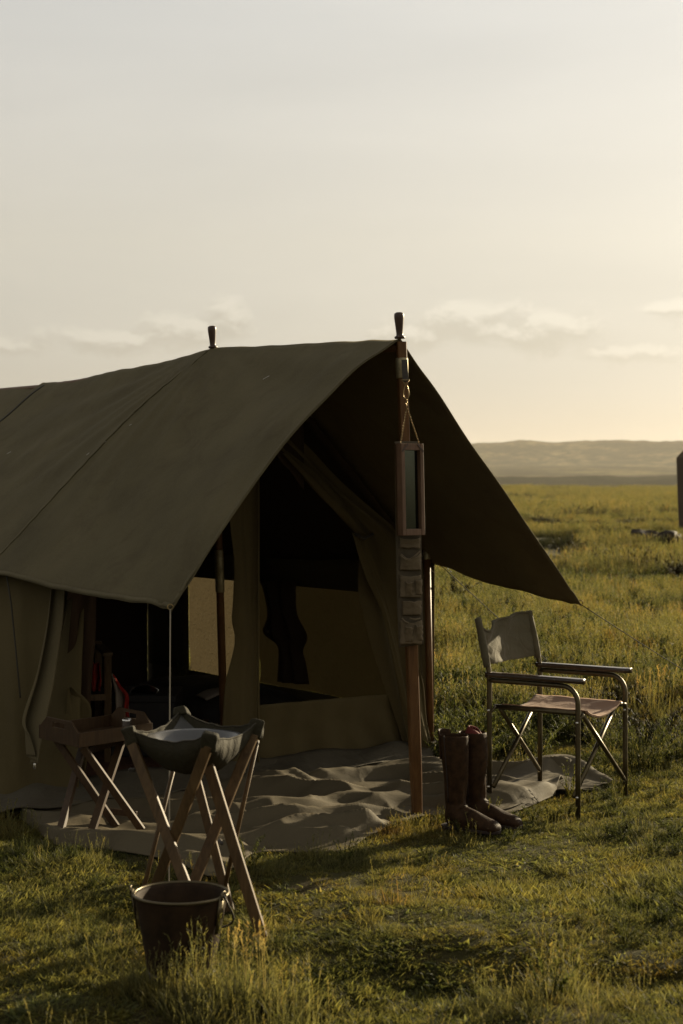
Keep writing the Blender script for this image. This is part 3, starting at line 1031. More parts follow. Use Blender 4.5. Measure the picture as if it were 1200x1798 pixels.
# ------------------------------------------------------------------ hanging mirror
mir = empty('hanging_mirror', 'narrow wooden framed mirror hanging by a chain from the front tent pole', 'mirror', W(720, 940, 7.36))
mn = Vector((0.66, -0.75, 0)).normalized()
mx = Vector((0.75, 0.66, 0)).normalized()
mu = Vector((-0.020, 0, 1)).normalized()
mc_ = W(721.5, 859.5, 7.36)
HW, HH, DP = 0.066, 0.1975, 0.034
bm = bmesh.new()
for sx in (-1, 1):
    c = mc_ + mx * sx * (HW - 0.010)
    box(bm, c, 0.020, DP, HH * 2, mx, mn, mu)
for sz in (-1, 1):
    c = mc_ + mu * sz * (HH - 0.014) - mn * 0.0006
    box(bm, c, HW * 2 - 0.042, DP, 0.028, mx, mn, mu)
obj('frame', bm, M['frame_wood'], mir, smooth=False, bevel=0.002)
bm = bmesh.new()
box(bm, mc_ - mn * 0.004, HW * 2 - 0.041, 0.003, HH * 2 - 0.057, mx, mn, mu)
obj('glass', bm, M['mirror'], mir, smooth=False)
bm = bmesh.new()
box(bm, mc_ - mn * (DP / 2 + 0.004), HW * 2 + 0.004, 0.006, HH * 2 + 0.004, mx, mn, mu)
obj('back_board', bm, M['table_wood'], mir, smooth=False)
for sx in (-1, 1):
    bm = bmesh.new()
    a = mc_ + mn * (DP / 2 + .002) + mu * (HH - 0.002) + mx * sx * 0.028
    b = mc_ + mn * (DP / 2 + .002) + mu * (HH - 0.034) + mx * sx * (HW - 0.002)
    lath(bm, a, b, 0.008, 0.002, mn)
    obj('corner_strap', bm, M['knob'], mir, smooth=False)
hook = W(714.5, 701, 7.38)
tl_ = mc_ + mu * HH + mx * (-HW + .012)
tr_ = mc_ + mu * HH + mx * (HW - .010)


def chain(bm, a, b, link=0.0062):
    n_ = int((b - a).length / link)
    d = (b - a).normalized()
    s1 = d.cross(Vector((0, 1, 0))).normalized()
    s2 = d.cross(s1)
    for i in range(n_):
        c = a.lerp(b, (i + .5) / n_)
        sx = s1 if i % 2 else s2
        tube(bm, [c + d * math.cos(k) * link * .78 + sx * math.sin(k) * link * .42 for k in np.linspace(0, 2 * math.pi, 8, endpoint=False)], 0.0009, 4, closed=True)


split = W(714.5, 715, 7.38)
bm = bmesh.new()
chain(bm, hook, split, 0.009)
obj('chain', bm, M['brass'], mir)
for e in (tl_, tr_):
    bm = bmesh.new()
    chain(bm, split, e)
    obj('chain', bm, M['brass'], mir)
bm = bmesh.new()
cc_ = W(713.6, 688, 7.38)
pts = []
for k in np.linspace(0, 2 * math.pi, 20, endpoint=False):
    yy = math.cos(k)
    pts.append(cc_ + Vector((math.sin(k) * 0.0115 * (1.0 - 0.42 * yy), 0, yy * 0.031)))
tube(bm, pts, 0.0022, 8, closed=True)
obj('carabiner', bm, M['brass'], mir)
bm = bmesh.new()
tri = [W(705.5, 667, 7.39), W(719.5, 667, 7.39), W(715, 674, 7.38), W(711, 674, 7.38)]
tube(bm, tri, 0.0022, 6, closed=True)
obj('ring', bm, M['brass'], mir)
bm = bmesh.new()
lath(bm, W(710.5, 632, 7.455), W(712.5, 670, 7.40), 0.026, 0.005)
obj('strap', bm, M['strap'], mir, bevel=0.001)

# ------------------------------------------------------------------ pocket organiser
org = empty('hanging_organiser', 'narrow faded canvas organiser with small bulging pockets on the front pole under the mirror', 'organiser', W(720, 1137, 7.44))
OXL = [(693, 775), (694, 860), (695, 940), (697, 1040), (701, 1137)]
OXR = [(737, 775), (738, 860), (740, 940), (742, 1040), (744, 1131)]


def opan(a, b, off=0.0):
    A = sp([W(x, y, 7.440) for x, y in OXL], b)
    B = sp([W(x, y, 7.455) for x, y in OXR], b)
    p = A.lerp(B, a)
    p.y += -off - 0.006 * nz(a * 3, b * 14, 2) - 0.004 * math.sin(b * 22)
    return p


bm = bmesh.new()
grid(bm, opan, 10, 80)
obj('backing', bm, M['organizer_shaded'], org, solid=0.004)


def pouch(x0, y0, x1, y1, dep, droop=0.0, seed=0, flap=False):
    d = 7.436
    bm = bmesh.new()

    def fn(a, b):
        x = x0 + (x1 - x0) * a
        y = y0 + (y1 - y0) * b
        k = max(0.0, math.sin(math.pi * a)) ** 0.5 * (1.35 - 1.0 * b) * (1 if b < 0.985 else 0.2)
        yy = y + (droop + 1.5) * math.sin(math.pi * a) * (1 - b) + 1.6 * nz(a * 4, b * 4, seed)
        return W(x + 1.5 * nz(a * 3, b * 5, seed + 3), yy, d - dep * k - 0.004 + 0.003 * nz(a * 3, b * 3, seed + 7))
    grid(bm, fn, 16, 16)
    o = obj('pocket', bm, M['organizer'], org, solid=0.004)
    bm = bmesh.new()
    tube(bm, [fn(a / 12, 0.0) for a in range(13)], 0.003, 6)
    obj('binding', bm, M['organizer'], o)
    return o


pouch(703, 946, 738, 962, 0.010, 1, 1)
pouch(703, 972, 739, 1001, 0.022, 9, 2)
pouch(703, 1010, 739, 1049, 0.012, 2, 3)
pouch(712, 1022, 727, 1046, 0.028, 1, 4)
pouch(729, 1018, 741, 1044, 0.024, 1, 5)
pouch(707, 1056, 740, 1080, 0.018, 0, 6)
pouch(703, 1090, 741, 1131, 0.012, 3, 7)
pouch(711, 1101, 727, 1127, 0.028, 0, 8)
pouch(730, 1098, 742, 1124, 0.024, 1, 9)
for (x0, y0, x1, y1) in ((703, 975, 716, 983), (716, 984, 738, 968), (706, 1086, 718, 1094), (720, 1086, 738, 1086)):
    bm = bmesh.new()
    a, b = W(x0, y0, 7.415), W(x1, y1, 7.41)
    m_ = (a + b) / 2 + Vector((0, -0.012, -0.003))
    tube(bm, smooth_path([a, m_, b], 8), [0.004] * 9, 7)
    obj('pocket_edge', bm, M['organizer'], org)

# ------------------------------------------------------------------ director's chair
ch = empty('folding_chair', 'folding camp armchair with steel tube frame, wooden armrests and tan canvas seat on the grass', 'chair', Vector((0.98, 7.7, 0)))
Fn, Ff = Vector((1.020, 7.37, 0)), Vector((1.295, 7.80, 0))
Bn, Bf = Vector((0.661, 7.63, 0)), Vector((0.935, 8.05, 0))
fv = (Fn - Bn).normalized()
rv = (Ff - Fn).normalized()
up = Vector((0, 0, 1))
RT = 0.0115
for a, b, nm in ((Fn, Bn, 'near'), (Ff, Bf, 'far')):
    bm = bmesh.new()
    curve = [a + up * 0.004, a + up * .2, a + up * .42, a + up * .50]
    for k in range(1, 8):
        t = k / 8 * math.pi / 2
        curve.append(a + up * (0.50 + 0.075 * math.sin(t)) - fv * (0.075 * (1 - math.cos(t))))
    curve.append(a + up * .575 - fv * 0.10)
    curve.append(b + up * .575 + fv * 0.03)
    curve.append(b + up * .575)
    tube(bm, curve, RT, 12)
    obj('leg', bm, M['steel'], ch)
    bm = bmesh.new()
    lean = [b + up * 0.004, b + up * .3, b + up * .56, b + up * .62 - fv * .004, b + up * .70 - fv * .022, b + up * .80 - fv * .048, b + up * .845 - fv * .058]
    tube(bm, lean, RT, 12)
    obj('leg', bm, M['steel'], ch)
    bm = bmesh.new()

    def arm(u, v, a=a, b=b):
        # superellipse section swept along the arm
        L0, L1 = b - fv * 0.012, a + fv * 0.028
        t = v
        c = L0.lerp(L1, t) + up * 0.600
        wd = 0.026 * (1 - 0.12 * math.cos(t * math.pi))
        th = 0.0115
        if t > 0.96:
            wd *= 1 - ((t - 0.96) / 0.04) ** 2 * 0.35
        an = u * 2 * math.pi
        cx = math.copysign(abs(math.cos(an)) ** 0.4, math.cos(an))
        cz = math.copysign(abs(math.sin(an)) ** 0.4, math.sin(an))
        return c + rv * wd * cx + up * th * cz
    vs = grid(bm, arm, 20, 24)
    bmesh.ops.remove_doubles(bm, verts=bm.verts, dist=1e-5)
    bmesh.ops.holes_fill(bm, edges=[e for e in bm.edges if e.is_boundary], sides=30)
    obj('armrest', bm, M['arm_wood'], ch)
# crossed braces, front and back
zs = 0.452
braces = [(Fn + rv * .05 + fv * 0.0 + up * (zs - .005), Ff + up * .098 - rv * 0.002), (Ff - rv * .06 + up * (zs + .0) - fv * .02, Fn + up * .098 - fv * .02),
          (Bn + rv * .05 + up * (zs - .01) + fv * .03, Bf + up * .10 + fv * .0), (Bf - rv * .06 + up * zs + fv * .02, Bn + up * .10 + fv * .02)]
for a, b in braces:
    bm = bmesh.new()
    tube(bm, [a, a.lerp(b, .5), b], 0.010, 10)
    obj('brace', bm, M['steel'], ch)
for q, (a, b) in enumerate(((Bn + rv * .05 + fv * .0, Fn + rv * .05), (Bf - rv * .06, Ff - rv * .06 + fv * .01))):
    bm = bmesh.new()
    tube(bm, [a + up * zs, b + up * zs], 0.011, 10)
    obj('seat_rail', bm, M['steel'], ch)
for p in (Fn + up * .098, Ff + up * .098, Fn + up * .42, Ff + up * .42, Bn + up * .10, Bf + up * .10, Bn + up * .44, Bf + up * .44):
    bm = bmesh.new()
    lathe(bm, p - fv * 0, [(0.004, -0.016), (0.0065, -0.014), (0.0065, 0.014), (0.004, 0.018)], 10, rv)
    obj('bolt', bm, M['shiny'], ch)
for a, b in ((Fn, Fn + rv * .05), (Ff, Ff - rv * .06), (Bn, Bn + rv * .05), (Bf, Bf - rv * .06)):
    bm = bmesh.new()
    tube(bm, smooth_path([a + up * .425, a.lerp(b, .5) + up * .45 + fv * .012, b + up * (zs)], 8), 0.007, 8)
    obj('bracket', bm, M['steel'], ch)


def seat(a, b):
    # a: near -> far side, b: back -> front
    A = Bn.lerp(Fn, 0.08 + 0.97 * b) + rv * 0.05
    B = Bf.lerp(Ff, 0.02 + 1.0 * b) - rv * 0.06
    p = A.lerp(B, a)
    sag = 0.038 * math.sin(math.pi * a) * (0.75 + 0.35 * b) + 0.004 * nz(a * 5, b * 5)
    return p + up * (zs + 0.014 - sag) + fv * (-0.016 * math.sin(math.pi * a) * (b - .5))


bm = bmesh.new()
grid(bm, seat, 40, 30)
st_ = obj('seat', bm, M['seat_canvas'], ch, solid=0.004)
bm = bmesh.new()
tube(bm, [seat(a / 24, 0.985) - up * .004 for a in range(25)], 0.005, 7)
obj('hem', bm, M['seat_canvas'], st_)


def lean_pt(b, z):
    t = max(0, z - .58)
    return b + up * z - fv * t * 0.22


def backrest(a, b):
    z0, z1 = 0.640, 0.838
    top = z1 - 0.050 * math.exp(-((a - 0.20) / 0.14) ** 2) - 0.012 * math.exp(-((a - 0.5) / 0.2) ** 2) + 0.012 * a
    z = z0 - 0.006 * math.sin(math.pi * a) + 0.004 * nz(a * 6, 0) + (top - z0) * b
    p = lean_pt(Bn, z).lerp(lean_pt(Bf, z + .002), a)
    crum = 0.012 * math.exp(-((b - 1) / 0.2) ** 2) * math.sin(a * 17)
    return p - fv * (0.040 * math.sin(math.pi * a) + crum + 0.010 * nz(a * 4, b * 4, 3) + 0.03 * math.exp(-((a - .12) / .12) ** 2) * (1 - b))


bm = bmesh.new()
grid(bm, backrest, 44, 26)
br = obj('backrest', bm, M['chair_canvas'], ch, solid=0.004)
bm = bmesh.new()
tube(bm, [backrest(a / 24, 0.975) + fv * .003 for a in range(25)], 0.006, 7)
obj('hem', bm, M['chair_canvas'], br)
for b in (Bn, Bf):
    bm = bmesh.new()
    pts = [lean_pt(b, z) for z in (0.632, 0.68, 0.74, 0.80, 0.846, 0.852)]
    tube(bm, pts, [0.016, 0.0175, 0.018, 0.017, 0.0165, 0.009], 12)
    for v in bm.verts:
        v.co += Vector((nz(v.co.x * 40, v.co.y * 40, v.co.z * 40) * .004,) * 3)
    obj('sleeve', bm, M['chair_canvas'], ch)

# ------------------------------------------------------------------ boots


def boot(base, dirv, label, h, mirror=1, lining=False, tab=False):
    root = empty('riding_boot', label, 'boot', base, 'pair of riding boots by the tent pole')
    d = dirv.normalized()
    sd_ = Vector((-d.y, d.x, 0)) * mirror
    bm = bmesh.new()
    n_ = 28
    # (forward, height, tilt of the section, half length, half width)
    secs = [(-0.008, h, 0, .063, .063, .052), (-0.006, h * .96, 0, .062, .062, .052), (-0.002, h * .80, 0, .060, .060, .050), (0.002, h * .66, 0, .056, .056, .047),
            (0.004, h * .52, 0, .049, .050, .043), (0.004, h * .40, 0, .043, .045, .039), (0.002, .122, 4, .042, .044, .036), (0.003, .103, 14, .048, .050, .036),
            (0.006, .085, 28, .056, .058, .037), (0.014, .068, 42, .058, .070, .038), (0.032, .058, 58, .054, .060, .038), (0.060, .054, 70, .050, .052, .038),
            (0.095, .050, 78, .042, .042, .040), (0.135, .042, 84, .034, .034, .044), (0.165, .037, 87, .030, .030, .044), (0.190, .034, 90, .026, .026, .040),
            (0.207, .031, 92, .020, .020, .031), (0.214, .029, 94, .009, .009, .015)]
    rings = []
    for i, (fx, z, ti, hf, hb_, hw) in enumerate(secs):
        c = base + d * fx + up * z
        a_ = R(ti)
        u_ = d * math.cos(a_) - up * (-math.sin(a_)) * -1
        u_ = d * math.cos(a_) + up * math.sin(a_)
        ring = []
        for j in range(n_):
            t = 2 * math.pi * j / n_
            hl = hf if math.cos(t) > 0 else hb_
            p = c + u_ * math.cos(t) * hl + sd_ * math.sin(t) * hw
            k = 0.010 if 3 < i < 10 else 0.005
            p += (u_ * math.cos(t) + sd_ * math.sin(t)) * k * nz(p.x * 22 + mirror, p.y * 22, p.z * 30)
            if 4 < i < 10:
                p += d * 0.006 * math.sin(z * 150 + t * 1.3) + sd_ * 0.003 * math.sin(z * 210 + t)
            if i <= 4:
                p += (u_ * math.cos(t) + sd_ * math.sin(t)) * 0.006 * nz(math.cos(t) * 1.5, math.sin(t) * 1.5 + mirror * 4, z * 9)
            p.z = max(p.z, base.z + 0.010)
            ring.append(bm.verts.new(p))
        rings.append(ring)
    for i in range(len(rings) - 1):
        for j in range(n_):
            bm.faces.new((rings[i][j], rings[i][(j + 1) % n_], rings[i + 1][(j + 1) % n_], rings[i + 1][j]))
    bm.faces.new(rings[-1])
    obj('upper', bm, M['leather'], root, solid=0.004, sub=1)
    # sole and heel
    bm = bmesh.new()
    prof = [(-.055, .030), (-.045, .036), (-.01, .036), (.04, .030), (.09, .038), (.14, .046), (.18, .043), (.207, .030), (.219, .012)]
    lo, hi_ = [], []
    outl = [(x, w1) for x, w1 in prof] + [(x, -w1) for x, w1 in prof[::-1]]
    for z, L_ in ((0.012, lo), (0.026, hi_)):
        for x, w1 in outl:
            L_.append(bm.verts.new(base + d * x + sd_ * w1 + up * z))
    bm.faces.new(lo[::-1])
    bm.faces.new(hi_)
    for i in range(len(lo)):
        j = (i + 1) % len(lo)
        bm.faces.new((lo[i], lo[j], hi_[j], hi_[i]))
    obj('sole', bm, M['sole'], root, smooth=False, bevel=0.002)
    bm = bmesh.new()
    box(bm, base + d * -.026 + up * 0.006, 0.062, 0.064, 0.026, d, sd_)
    obj('heel', bm, M['sole'], root, smooth=False, bevel=0.006)
    # seam strips up the shaft
    for k, tt in ((0, math.pi * .5), (1, -math.pi * .5)):
        bm = bmesh.new()
        pts = []
        for (fx, z, ti, hl, hb_, hw) in secs[:7]:
            pts.append(base + d * (fx - .012) + sd_ * math.sin(tt) * (hw + .003) + up * z)
        tube(bm, pts, 0.003, 6)
        obj('seam', bm, M['sole'], root)
    if tab:
        bm = bmesh.new()

        def tb(a, b):
            ang_ = math.pi * (0.72 + 0.56 * a)
            return base + d * math.cos(ang_) * .065 + sd_ * math.sin(ang_) * .054 + up * (h - .10 + (.115 + .006 * math.sin(math.pi * a)) * b) - d * .010 * b
        grid(bm, tb, 10, 8)
        obj('back_tab', bm, M['leather'], root, solid=0.005)
    if lining:
        bm = bmesh.new()

        def ln(a, b):
            ang_ = 2 * math.pi * a
            zz = h - .05 + .075 * b * (0.6 + .4 * math.sin(ang_ * .5))
            k = 0.78 - 0.35 * b ** 3
            return base + d * math.cos(ang_) * .052 * k + sd_ * math.sin(ang_) * .045 * k + up * zz
        grid(bm, ln, 24, 8)
        obj('lining', bm, M['redliner'], root, solid=0.005, label='dull red lining sticking out of the top')
    return root


boot(Vector((0.475, 7.15, 0.0)), Vector((.80, -.60, 0)), 'left boot of the brown pair, nearer the tent pole, with a tall pull tab', .40, 1, tab=True)
boot(Vector((0.562, 7.24, 0.0)), Vector((.87, -.49, 0)), 'right boot of the brown pair, with red lining showing at its top', .40, -1, lining=True)

# ------------------------------------------------------------------ folding washstand with basin
ws = empty('washstand', 'folding wooden washstand with crossed legs and a slung canvas bowl holder', 'washstand', Vector((-0.48, 5.62, 0)))
cL, cF, cR, cB = W(226, 1282, 5.60), W(369, 1292, 5.37), W(453, 1269, 5.70), W(318, 1248, 5.93)
legs = [((226, 1290, 5.60), (369, 1664), 0.034, .018), ((366, 1308, 5.37), (247, 1628), 0.034, .018), ((362, 1330, 5.50), (462, 1650), 0.036, .018),
        ((446, 1290, 5.68), (300, 1650), 0.034, .018), ((310, 1330, 5.90), (241, 1606), 0.014, .014), ((372, 1340, 5.60), (457, 1622), 0.014, .014),
        ((452, 1300, 5.72), (386, 1598), 0.014, .014), ((318, 1262, 5.95), (405, 1600), 0.030, .016)]
for (x0, y0, d0), (x1, y1), wd, th in legs:
    bm = bmesh.new()
    a = W(x0, y0, d0)
    b = G(x1, y1)
    if wd > 0.02:
        lath(bm, a, b, wd, th, Vector((-0.25, -1, 0.1)))
        obj('leg', bm, M['stand_wood'], ws, smooth=False, bevel=0.003)
    else:
        tube(bm, [a, a.lerp(b, .5), b], wd / 2 + .001, 8)
        obj('leg', bm, M['stand_wood'], ws, label='thin round rod leg')
for (x, y, d) in ((300, 1488, 5.50), (388, 1478, 5.48), (410, 1487, 5.5)):
    bm = bmesh.new()
    p = W(x, y, d)
    lathe(bm, p, [(0.004, -0.03), (0.006, -0.025), (0.006, 0.025), (0.004, 0.03)], 8, Vector((0.2, -1, 0)))
    obj('pivot', bm, M['iron'], ws)
for (x, y, d) in ((456, 1612, 5.52), (449, 1305, 5.70), (232, 1352, 5.6)):
    c = W(x, y, d)
    bm = bmesh.new()
    box(bm, c, 0.022, 0.02, 0.012)
    obj('lashing', bm, M['strap'], ws, smooth=False, bevel=0.003)


def holder(a, b):
    # a: L->F side to B->R side, b along
    rim = (cL * (1 - a) * (1 - b) + cF * (1 - a) * b + cB * a * (1 - b) + cR * a * b)
    ea = 4 * a * (1 - a)
    eb = 4 * b * (1 - b)
    edge_sag = 0.032 * max(ea * (1 - eb), eb * (1 - ea)) + 0.03 * ea * eb
    bowl = 0.150 * (max(0, ea * eb)) ** 0.42
    z = rim.z - edge_sag - bowl * 0.85
    c = (cL + cR) / 2
    pull = 0.05 * max(ea * (1 - eb), eb * (1 - ea))
    p = rim.lerp(Vector((c.x, c.y, rim.z)), pull)
    return Vector((p.x + .004 * nz(a * 9, b * 9), p.y, z + 0.005 * nz(a * 8, b * 8, 5)))


bm = bmesh.new()
grid(bm, holder, 48, 48)
hb = obj('bowl_sling', bm, M['basin_canvas'], ws, solid=0.004)
rimpts = [holder(0, i / 24) for i in range(24)] + [holder(i / 24, 1) for i in range(24)] + [holder(1, 1 - i / 24) for i in range(24)] + [holder(1 - i / 24, 0) for i in range(24)]
bm = bmesh.new()
tube(bm, [p + up * .002 for p in rimpts], 0.0032, 7, closed=True)
obj('hem', bm, M['seam'], hb)
bm = bmesh.new()
grid(bm, lambda a, b: holder(.015 + .97 * a, .015 + .97 * b) + up * .006, 48, 48)
obj('lining', bm, M['lining'], hb, solid=0.002, label='smooth grey lining of the sling')
for i, c in enumerate((cL, cF, cR, cB)):
    bm = bmesh.new()
    o_ = (c - (cL + cR) / 2)
    o_.z = 0
    o_.normalize()
    hgt = 0.062 if i < 3 else 0.03
    tgt = Vector((-0.48, 5.55, 0.0)) - c
    lath(bm, c + up * .010 + o_ * .004, c + up * .010 + tgt.normalized() * hgt + o_ * .004, 0.046, 0.030, Vector((-.25, -1, .1)), taper=1.12)
    bmesh.ops.subdivide_edges(bm, edges=bm.edges, cuts=3, use_grid_fill=True)
    for v in bm.verts:
        v.co += Vector((nz(v.co.x * 30, v.co.y * 30, v.co.z * 30 + i) * .010, 0, nz(v.co.z * 30, i) * .004))
    obj('corner_pocket', bm, M['basin_canvas'], ws, sub=1)
bc = Vector((-0.487, 5.655, 0.614))
bm = bmesh.new()
lathe(bm, bc, [(0.05, -.062), (0.08, -.060), (0.115, -.045), (0.137, -.021), (0.148, -.004), (0.158, 0.0), (0.159, 0.003), (0.156, .005), (0.146, 0.0),
               (0.133, -.020), (0.111, -.042), (0.08, -.055), (0.03, -.058)], 48, cap=True)
obj('enamel_basin', bm, M['enamel'], None, label='round grey enamel basin resting in the canvas sling of the washstand', cat='basin')

# ------------------------------------------------------------------ bucket
bk = empty('bucket', 'dark leather bucket with a metal rim standing in the grass under the washstand', 'bucket', Vector((-0.470, 5.0, 0)))
c0 = Vector((-0.470, 5.0, 0.0))
bm = bmesh.new()
lathe(bm, c0, [(0.088, 0.012), (0.094, 0.012), (0.099, 0.04), (0.117, 0.14), (0.136, 0.246), (0.138, 0.252), (0.132, 0.252), (0.128, 0.243),
               (0.110, 0.14), (0.093, 0.04), (0.05, 0.03), (0.01, .03)], 48, cap=True)
for v in bm.verts:
    k = 0.004 * nz(v.co.x * 9, v.co.y * 9, v.co.z * 9)
    v.co += Vector((v.co.x - c0.x, v.co.y - c0.y, 0)).normalized() * k
obj('body', bm, M['bucket'], bk)
bm = bmesh.new()
lathe(bm, c0, [(0.088, 0.0), (0.097, 0.0), (0.100, 0.006), (0.1015, 0.030), (0.097, .032)], 48)
obj('base_band', bm, M['bucketbase'], bk)
bm = bmesh.new()
tube(bm, [c0 + Vector((math.cos(k) * .1375, math.sin(k) * .1375, .2535)) for k in np.linspace(0, 2 * math.pi, 48, endpoint=False)], 0.0048, 8, closed=True)
obj('rim', bm, M['steel'], bk)
for k in (R(178), R(-28)):
    bm = bmesh.new()
    dd = Vector((math.cos(k), math.sin(k), 0))
    tt = Vector((-dd.y, dd.x, 0))
    lath(bm, c0 + dd * .127 + up * .15, c0 + dd * .143 + up * .262, 0.030, 0.004, dd)
    tube(bm, [c0 + dd * .147 + up * (.262 + .012 * math.sin(q)) + tt * .012 * math.cos(q) for q in np.linspace(0, 2 * math.pi, 12, endpoint=False)], 0.0028, 6, closed=True)
    obj('ear', bm, M['steel'], bk)
bm = bmesh.new()
e1, e2 = R(178), R(-28)
pts = []
for t in np.linspace(0, 1, 24):
    k = e1 + (e2 - e1) * t
    r_ = 0.148 + .012 * math.sin(math.pi * t)
    pts.append(c0 + Vector((math.cos(k) * r_, math.sin(k) * r_, .262 - 0.15 * math.sin(math.pi * t) ** 0.8)))
tube(bm, pts, 0.0032, 7)
obj('bail_handle', bm, M['iron'], bk)

# ------------------------------------------------------------------ tray table
tb_ = empty('tray_stand', 'dark wooden folding stand with crossed legs on the groundsheet by the left doorway', 'stand', Vector((-1.05, 7.2, 0)))
tF, tL, tR = Vector((-1.073, 7.0, 0)), Vector((-1.27, 7.25, 0)), Vector((-.822, 7.3, 0))
tB = tL + tR - tF
ZB = 0.372
tlegs = [((146, 1300, 7.03), (250, 1458), .030), ((216, 1297, 7.30), (160, 1464), .034), ((100, 1297, 7.24), (205, 1452), .030), ((152, 1316, 7.42), (104, 1468), .034)]
for (x0, y0, d0), (x1, y1), wd in tlegs:
    bm = bmesh.new()
    a = W(x0, y0, d0)
    a.z = ZB - .006
    b = G(x1, y1, .03)
    lath(bm, a, b, wd, .018, Vector((-.3, -1, 0)))
    obj('leg', bm, M['table_wood'], tb_, smooth=False, bevel=0.002)
for (a, b) in (((110, 1447, 7.10), (166, 1441, 7.12)), ((190, 1424, 7.25), (240, 1430, 7.18)), ((104, 1302, 7.24), (150, 1305, 7.03)), ((160, 1318, 7.4), (214, 1299, 7.30))):
    bm = bmesh.new()
    lath(bm, W(*a), W(*b), .026, .014, Vector((-.3, -1, 0.2)))
    obj('stretcher', bm, M['table_wood'], tb_, smooth=False, bevel=0.002)
tr0 = empty('wooden_tray', 'shallow wooden butler tray with cut-out handles resting on the folding stand', 'tray', Vector((tF.x, tF.y, ZB)))
bm = bmesh.new()
cen = (tL + tR) / 2
ux, uy = (tR - tF), (tL - tF)
lx, ly = ux.length, uy.length
ux.normalize()
uy.normalize()
box(bm, cen + up * (ZB + .005), lx, ly, .009, ux, uy)
obj('base', bm, M['table_wood'], tr0, smooth=False)
for sgn in (-1, 1):
    bm = bmesh.new()
    box(bm, cen + uy * sgn * (ly / 2 + .0065) + up * (ZB + .029), lx + .024, .011, .058, ux, uy)
    obj('side', bm, M['table_wood'], tr0, smooth=False, bevel=.0015)
for sgn in (-1, 1):
    bm = bmesh.new()
    base_ = cen + ux * sgn * (lx / 2 + .0065)
    # end board: raised centre with a hand slot
    prof = [(-ly / 2, .0), (ly / 2, .0), (ly / 2, .058), (ly / 2 - .055, .098), (-ly / 2 + .055, .098), (-ly / 2, .058)]
    slot = [(-.05, .062), (.05, .062), (.05, .084), (-.05, .084)]
    for side in (-1, 1):
        A = [bm.verts.new(base_ + uy * x + up * (ZB + z) + ux * side * .0055) for x, z in prof]
        S_ = [bm.verts.new(base_ + uy * x + up * (ZB + z) + ux * side * .0055) for x, z in slot]
        for q in ((A[0], A[1], S_[1], S_[0]), (A[1], A[2], S_[1]), (A[2], A[3], S_[2], S_[1]), (A[3], A[4], S_[3], S_[2]), (A[4], A[5], S_[0], S_[3]), (A[5], A[0], S_[0])):
            bm.faces.new(q)
        if side == -1:
            A0, S0_ = A, S_
    for L0, L1 in ((A0, A), (S0_, S_)):
        for i in range(len(L0)):
            j = (i + 1) % len(L0)
            bm.faces.new((L0[i], L0[j], L1[j], L1[i]))
    obj('end_board', bm, M['table_wood'], tr0, smooth=False, bevel=.0015)
# small glass/metal cup behind the tray handle
bm = bmesh.new()
cp = tR.lerp(tB, .35) - ux * .05 + up * (ZB + .0096)
lathe(bm, cp, [(.016, 0), (.018, .002), (.021, .05), (.0215, .058), (.0195, .058), (.017, .006), (.005, .004)], 20)
obj('metal_cup', bm, M['shiny'], None, label='tiny shiny metal cup standing at the far end of the wooden tray', cat='cup')

# ------------------------------------------------------------------ things inside the tent
chr2 = empty('wooden_armchair', 'dark wooden folding armchair just inside the left doorway behind the tray', 'chair', W(180, 1345, 8.75))
fx = W(190, 1350, 8.75)
fx.z = 0.0
A1, A2 = Vector((fx.x, fx.y, 0)), Vector((fx.x - .12, fx.y + .50, 0))
B1, B2 = A1 + Vector((-.48, -.16, 0)), A2 + Vector((-.48, -.16, 0))
for p, h in ((A1, .57), (B1, .57), (A2, .60), (B2, .60)):
    bm = bmesh.new()
    lath(bm, p, p + up * h, .034, .028)
    obj('leg', bm, M['stand_wood'], chr2, smooth=False, bevel=.002)
for a, b, z in ((A1, A2, .578), (B1, B2, .578), (A1, B1, .36), (A2, B2, .36), (A1, A2, .35), (B1, B2, .35)):
    bm = bmesh.new()
    lath(bm, a + up * z, b + up * z, .032 if z < .5 else .018, .02 if z < .5 else .05, Vector((0, -1, 0)) if abs((b - a).x) > .3 else Vector((1, 0, 0)))
    obj('armrest' if z > .5 else 'rail', bm, M['stand_wood'], chr2, smooth=False, bevel=.002)
for z0, z1, nm in ((.37, .375, 'seat'), (.42, .58, 'backrest')):
    bm = bmesh.new()
    if nm == 'seat':
        grid(bm, lambda a, b: A1.lerp(A2, a).lerp(B1.lerp(B2, a), b) + up * (.375 - .02 * math.sin(math.pi * b)), 8, 8)
    else:
        grid(bm, lambda a, b: A2.lerp(B2, a) + up * (z0 + (z1 - z0) * b) + Vector((0, .03 * math.sin(math.pi * a), 0)), 10, 8)
    obj(nm, bm, M['bedding'], chr2, solid=.003)
# red blanket over it
rb = empty('red_blanket', 'bright red and pale striped blanket draped over the wooden chair inside the tent', 'blanket', W(200, 1250, 8.9))
rl = [W(197, 1183, 8.82), W(200, 1205, 8.80), W(203, 1230, 8.78), W(206, 1262, 8.78)]
rr_ = [W(198, 1185, 8.90), W(213, 1205, 8.90), W(225, 1228, 8.90), W(228, 1264, 8.88)]
bm = bmesh.new()
grid(bm, lambda a, b: sp(rl, b).lerp(sp(rr_, b), a) + Vector((0, .02 * math.sin(a * 9 + b * 4), 0)), 24, 24)
obj('drape', bm, M['palecloth'], rb, solid=.003, label='pale underside')
re_ = [W(199.5, 1184, 8.86), W(214, 1204, 8.86), W(226, 1228, 8.86), W(229, 1266, 8.85)]
bm = bmesh.new()
grid(bm, lambda a, b: sp(rl, b).lerp(sp(re_, b), .72 - .25 * math.sin(b * 9) * .3 + a * .30) + Vector((0, -.012 + .014 * math.sin(a * 7 + b * 13), 0)), 12, 30)
obj('border', bm, M['redcloth'], rb, solid=.003, label='bright red edge of the blanket')
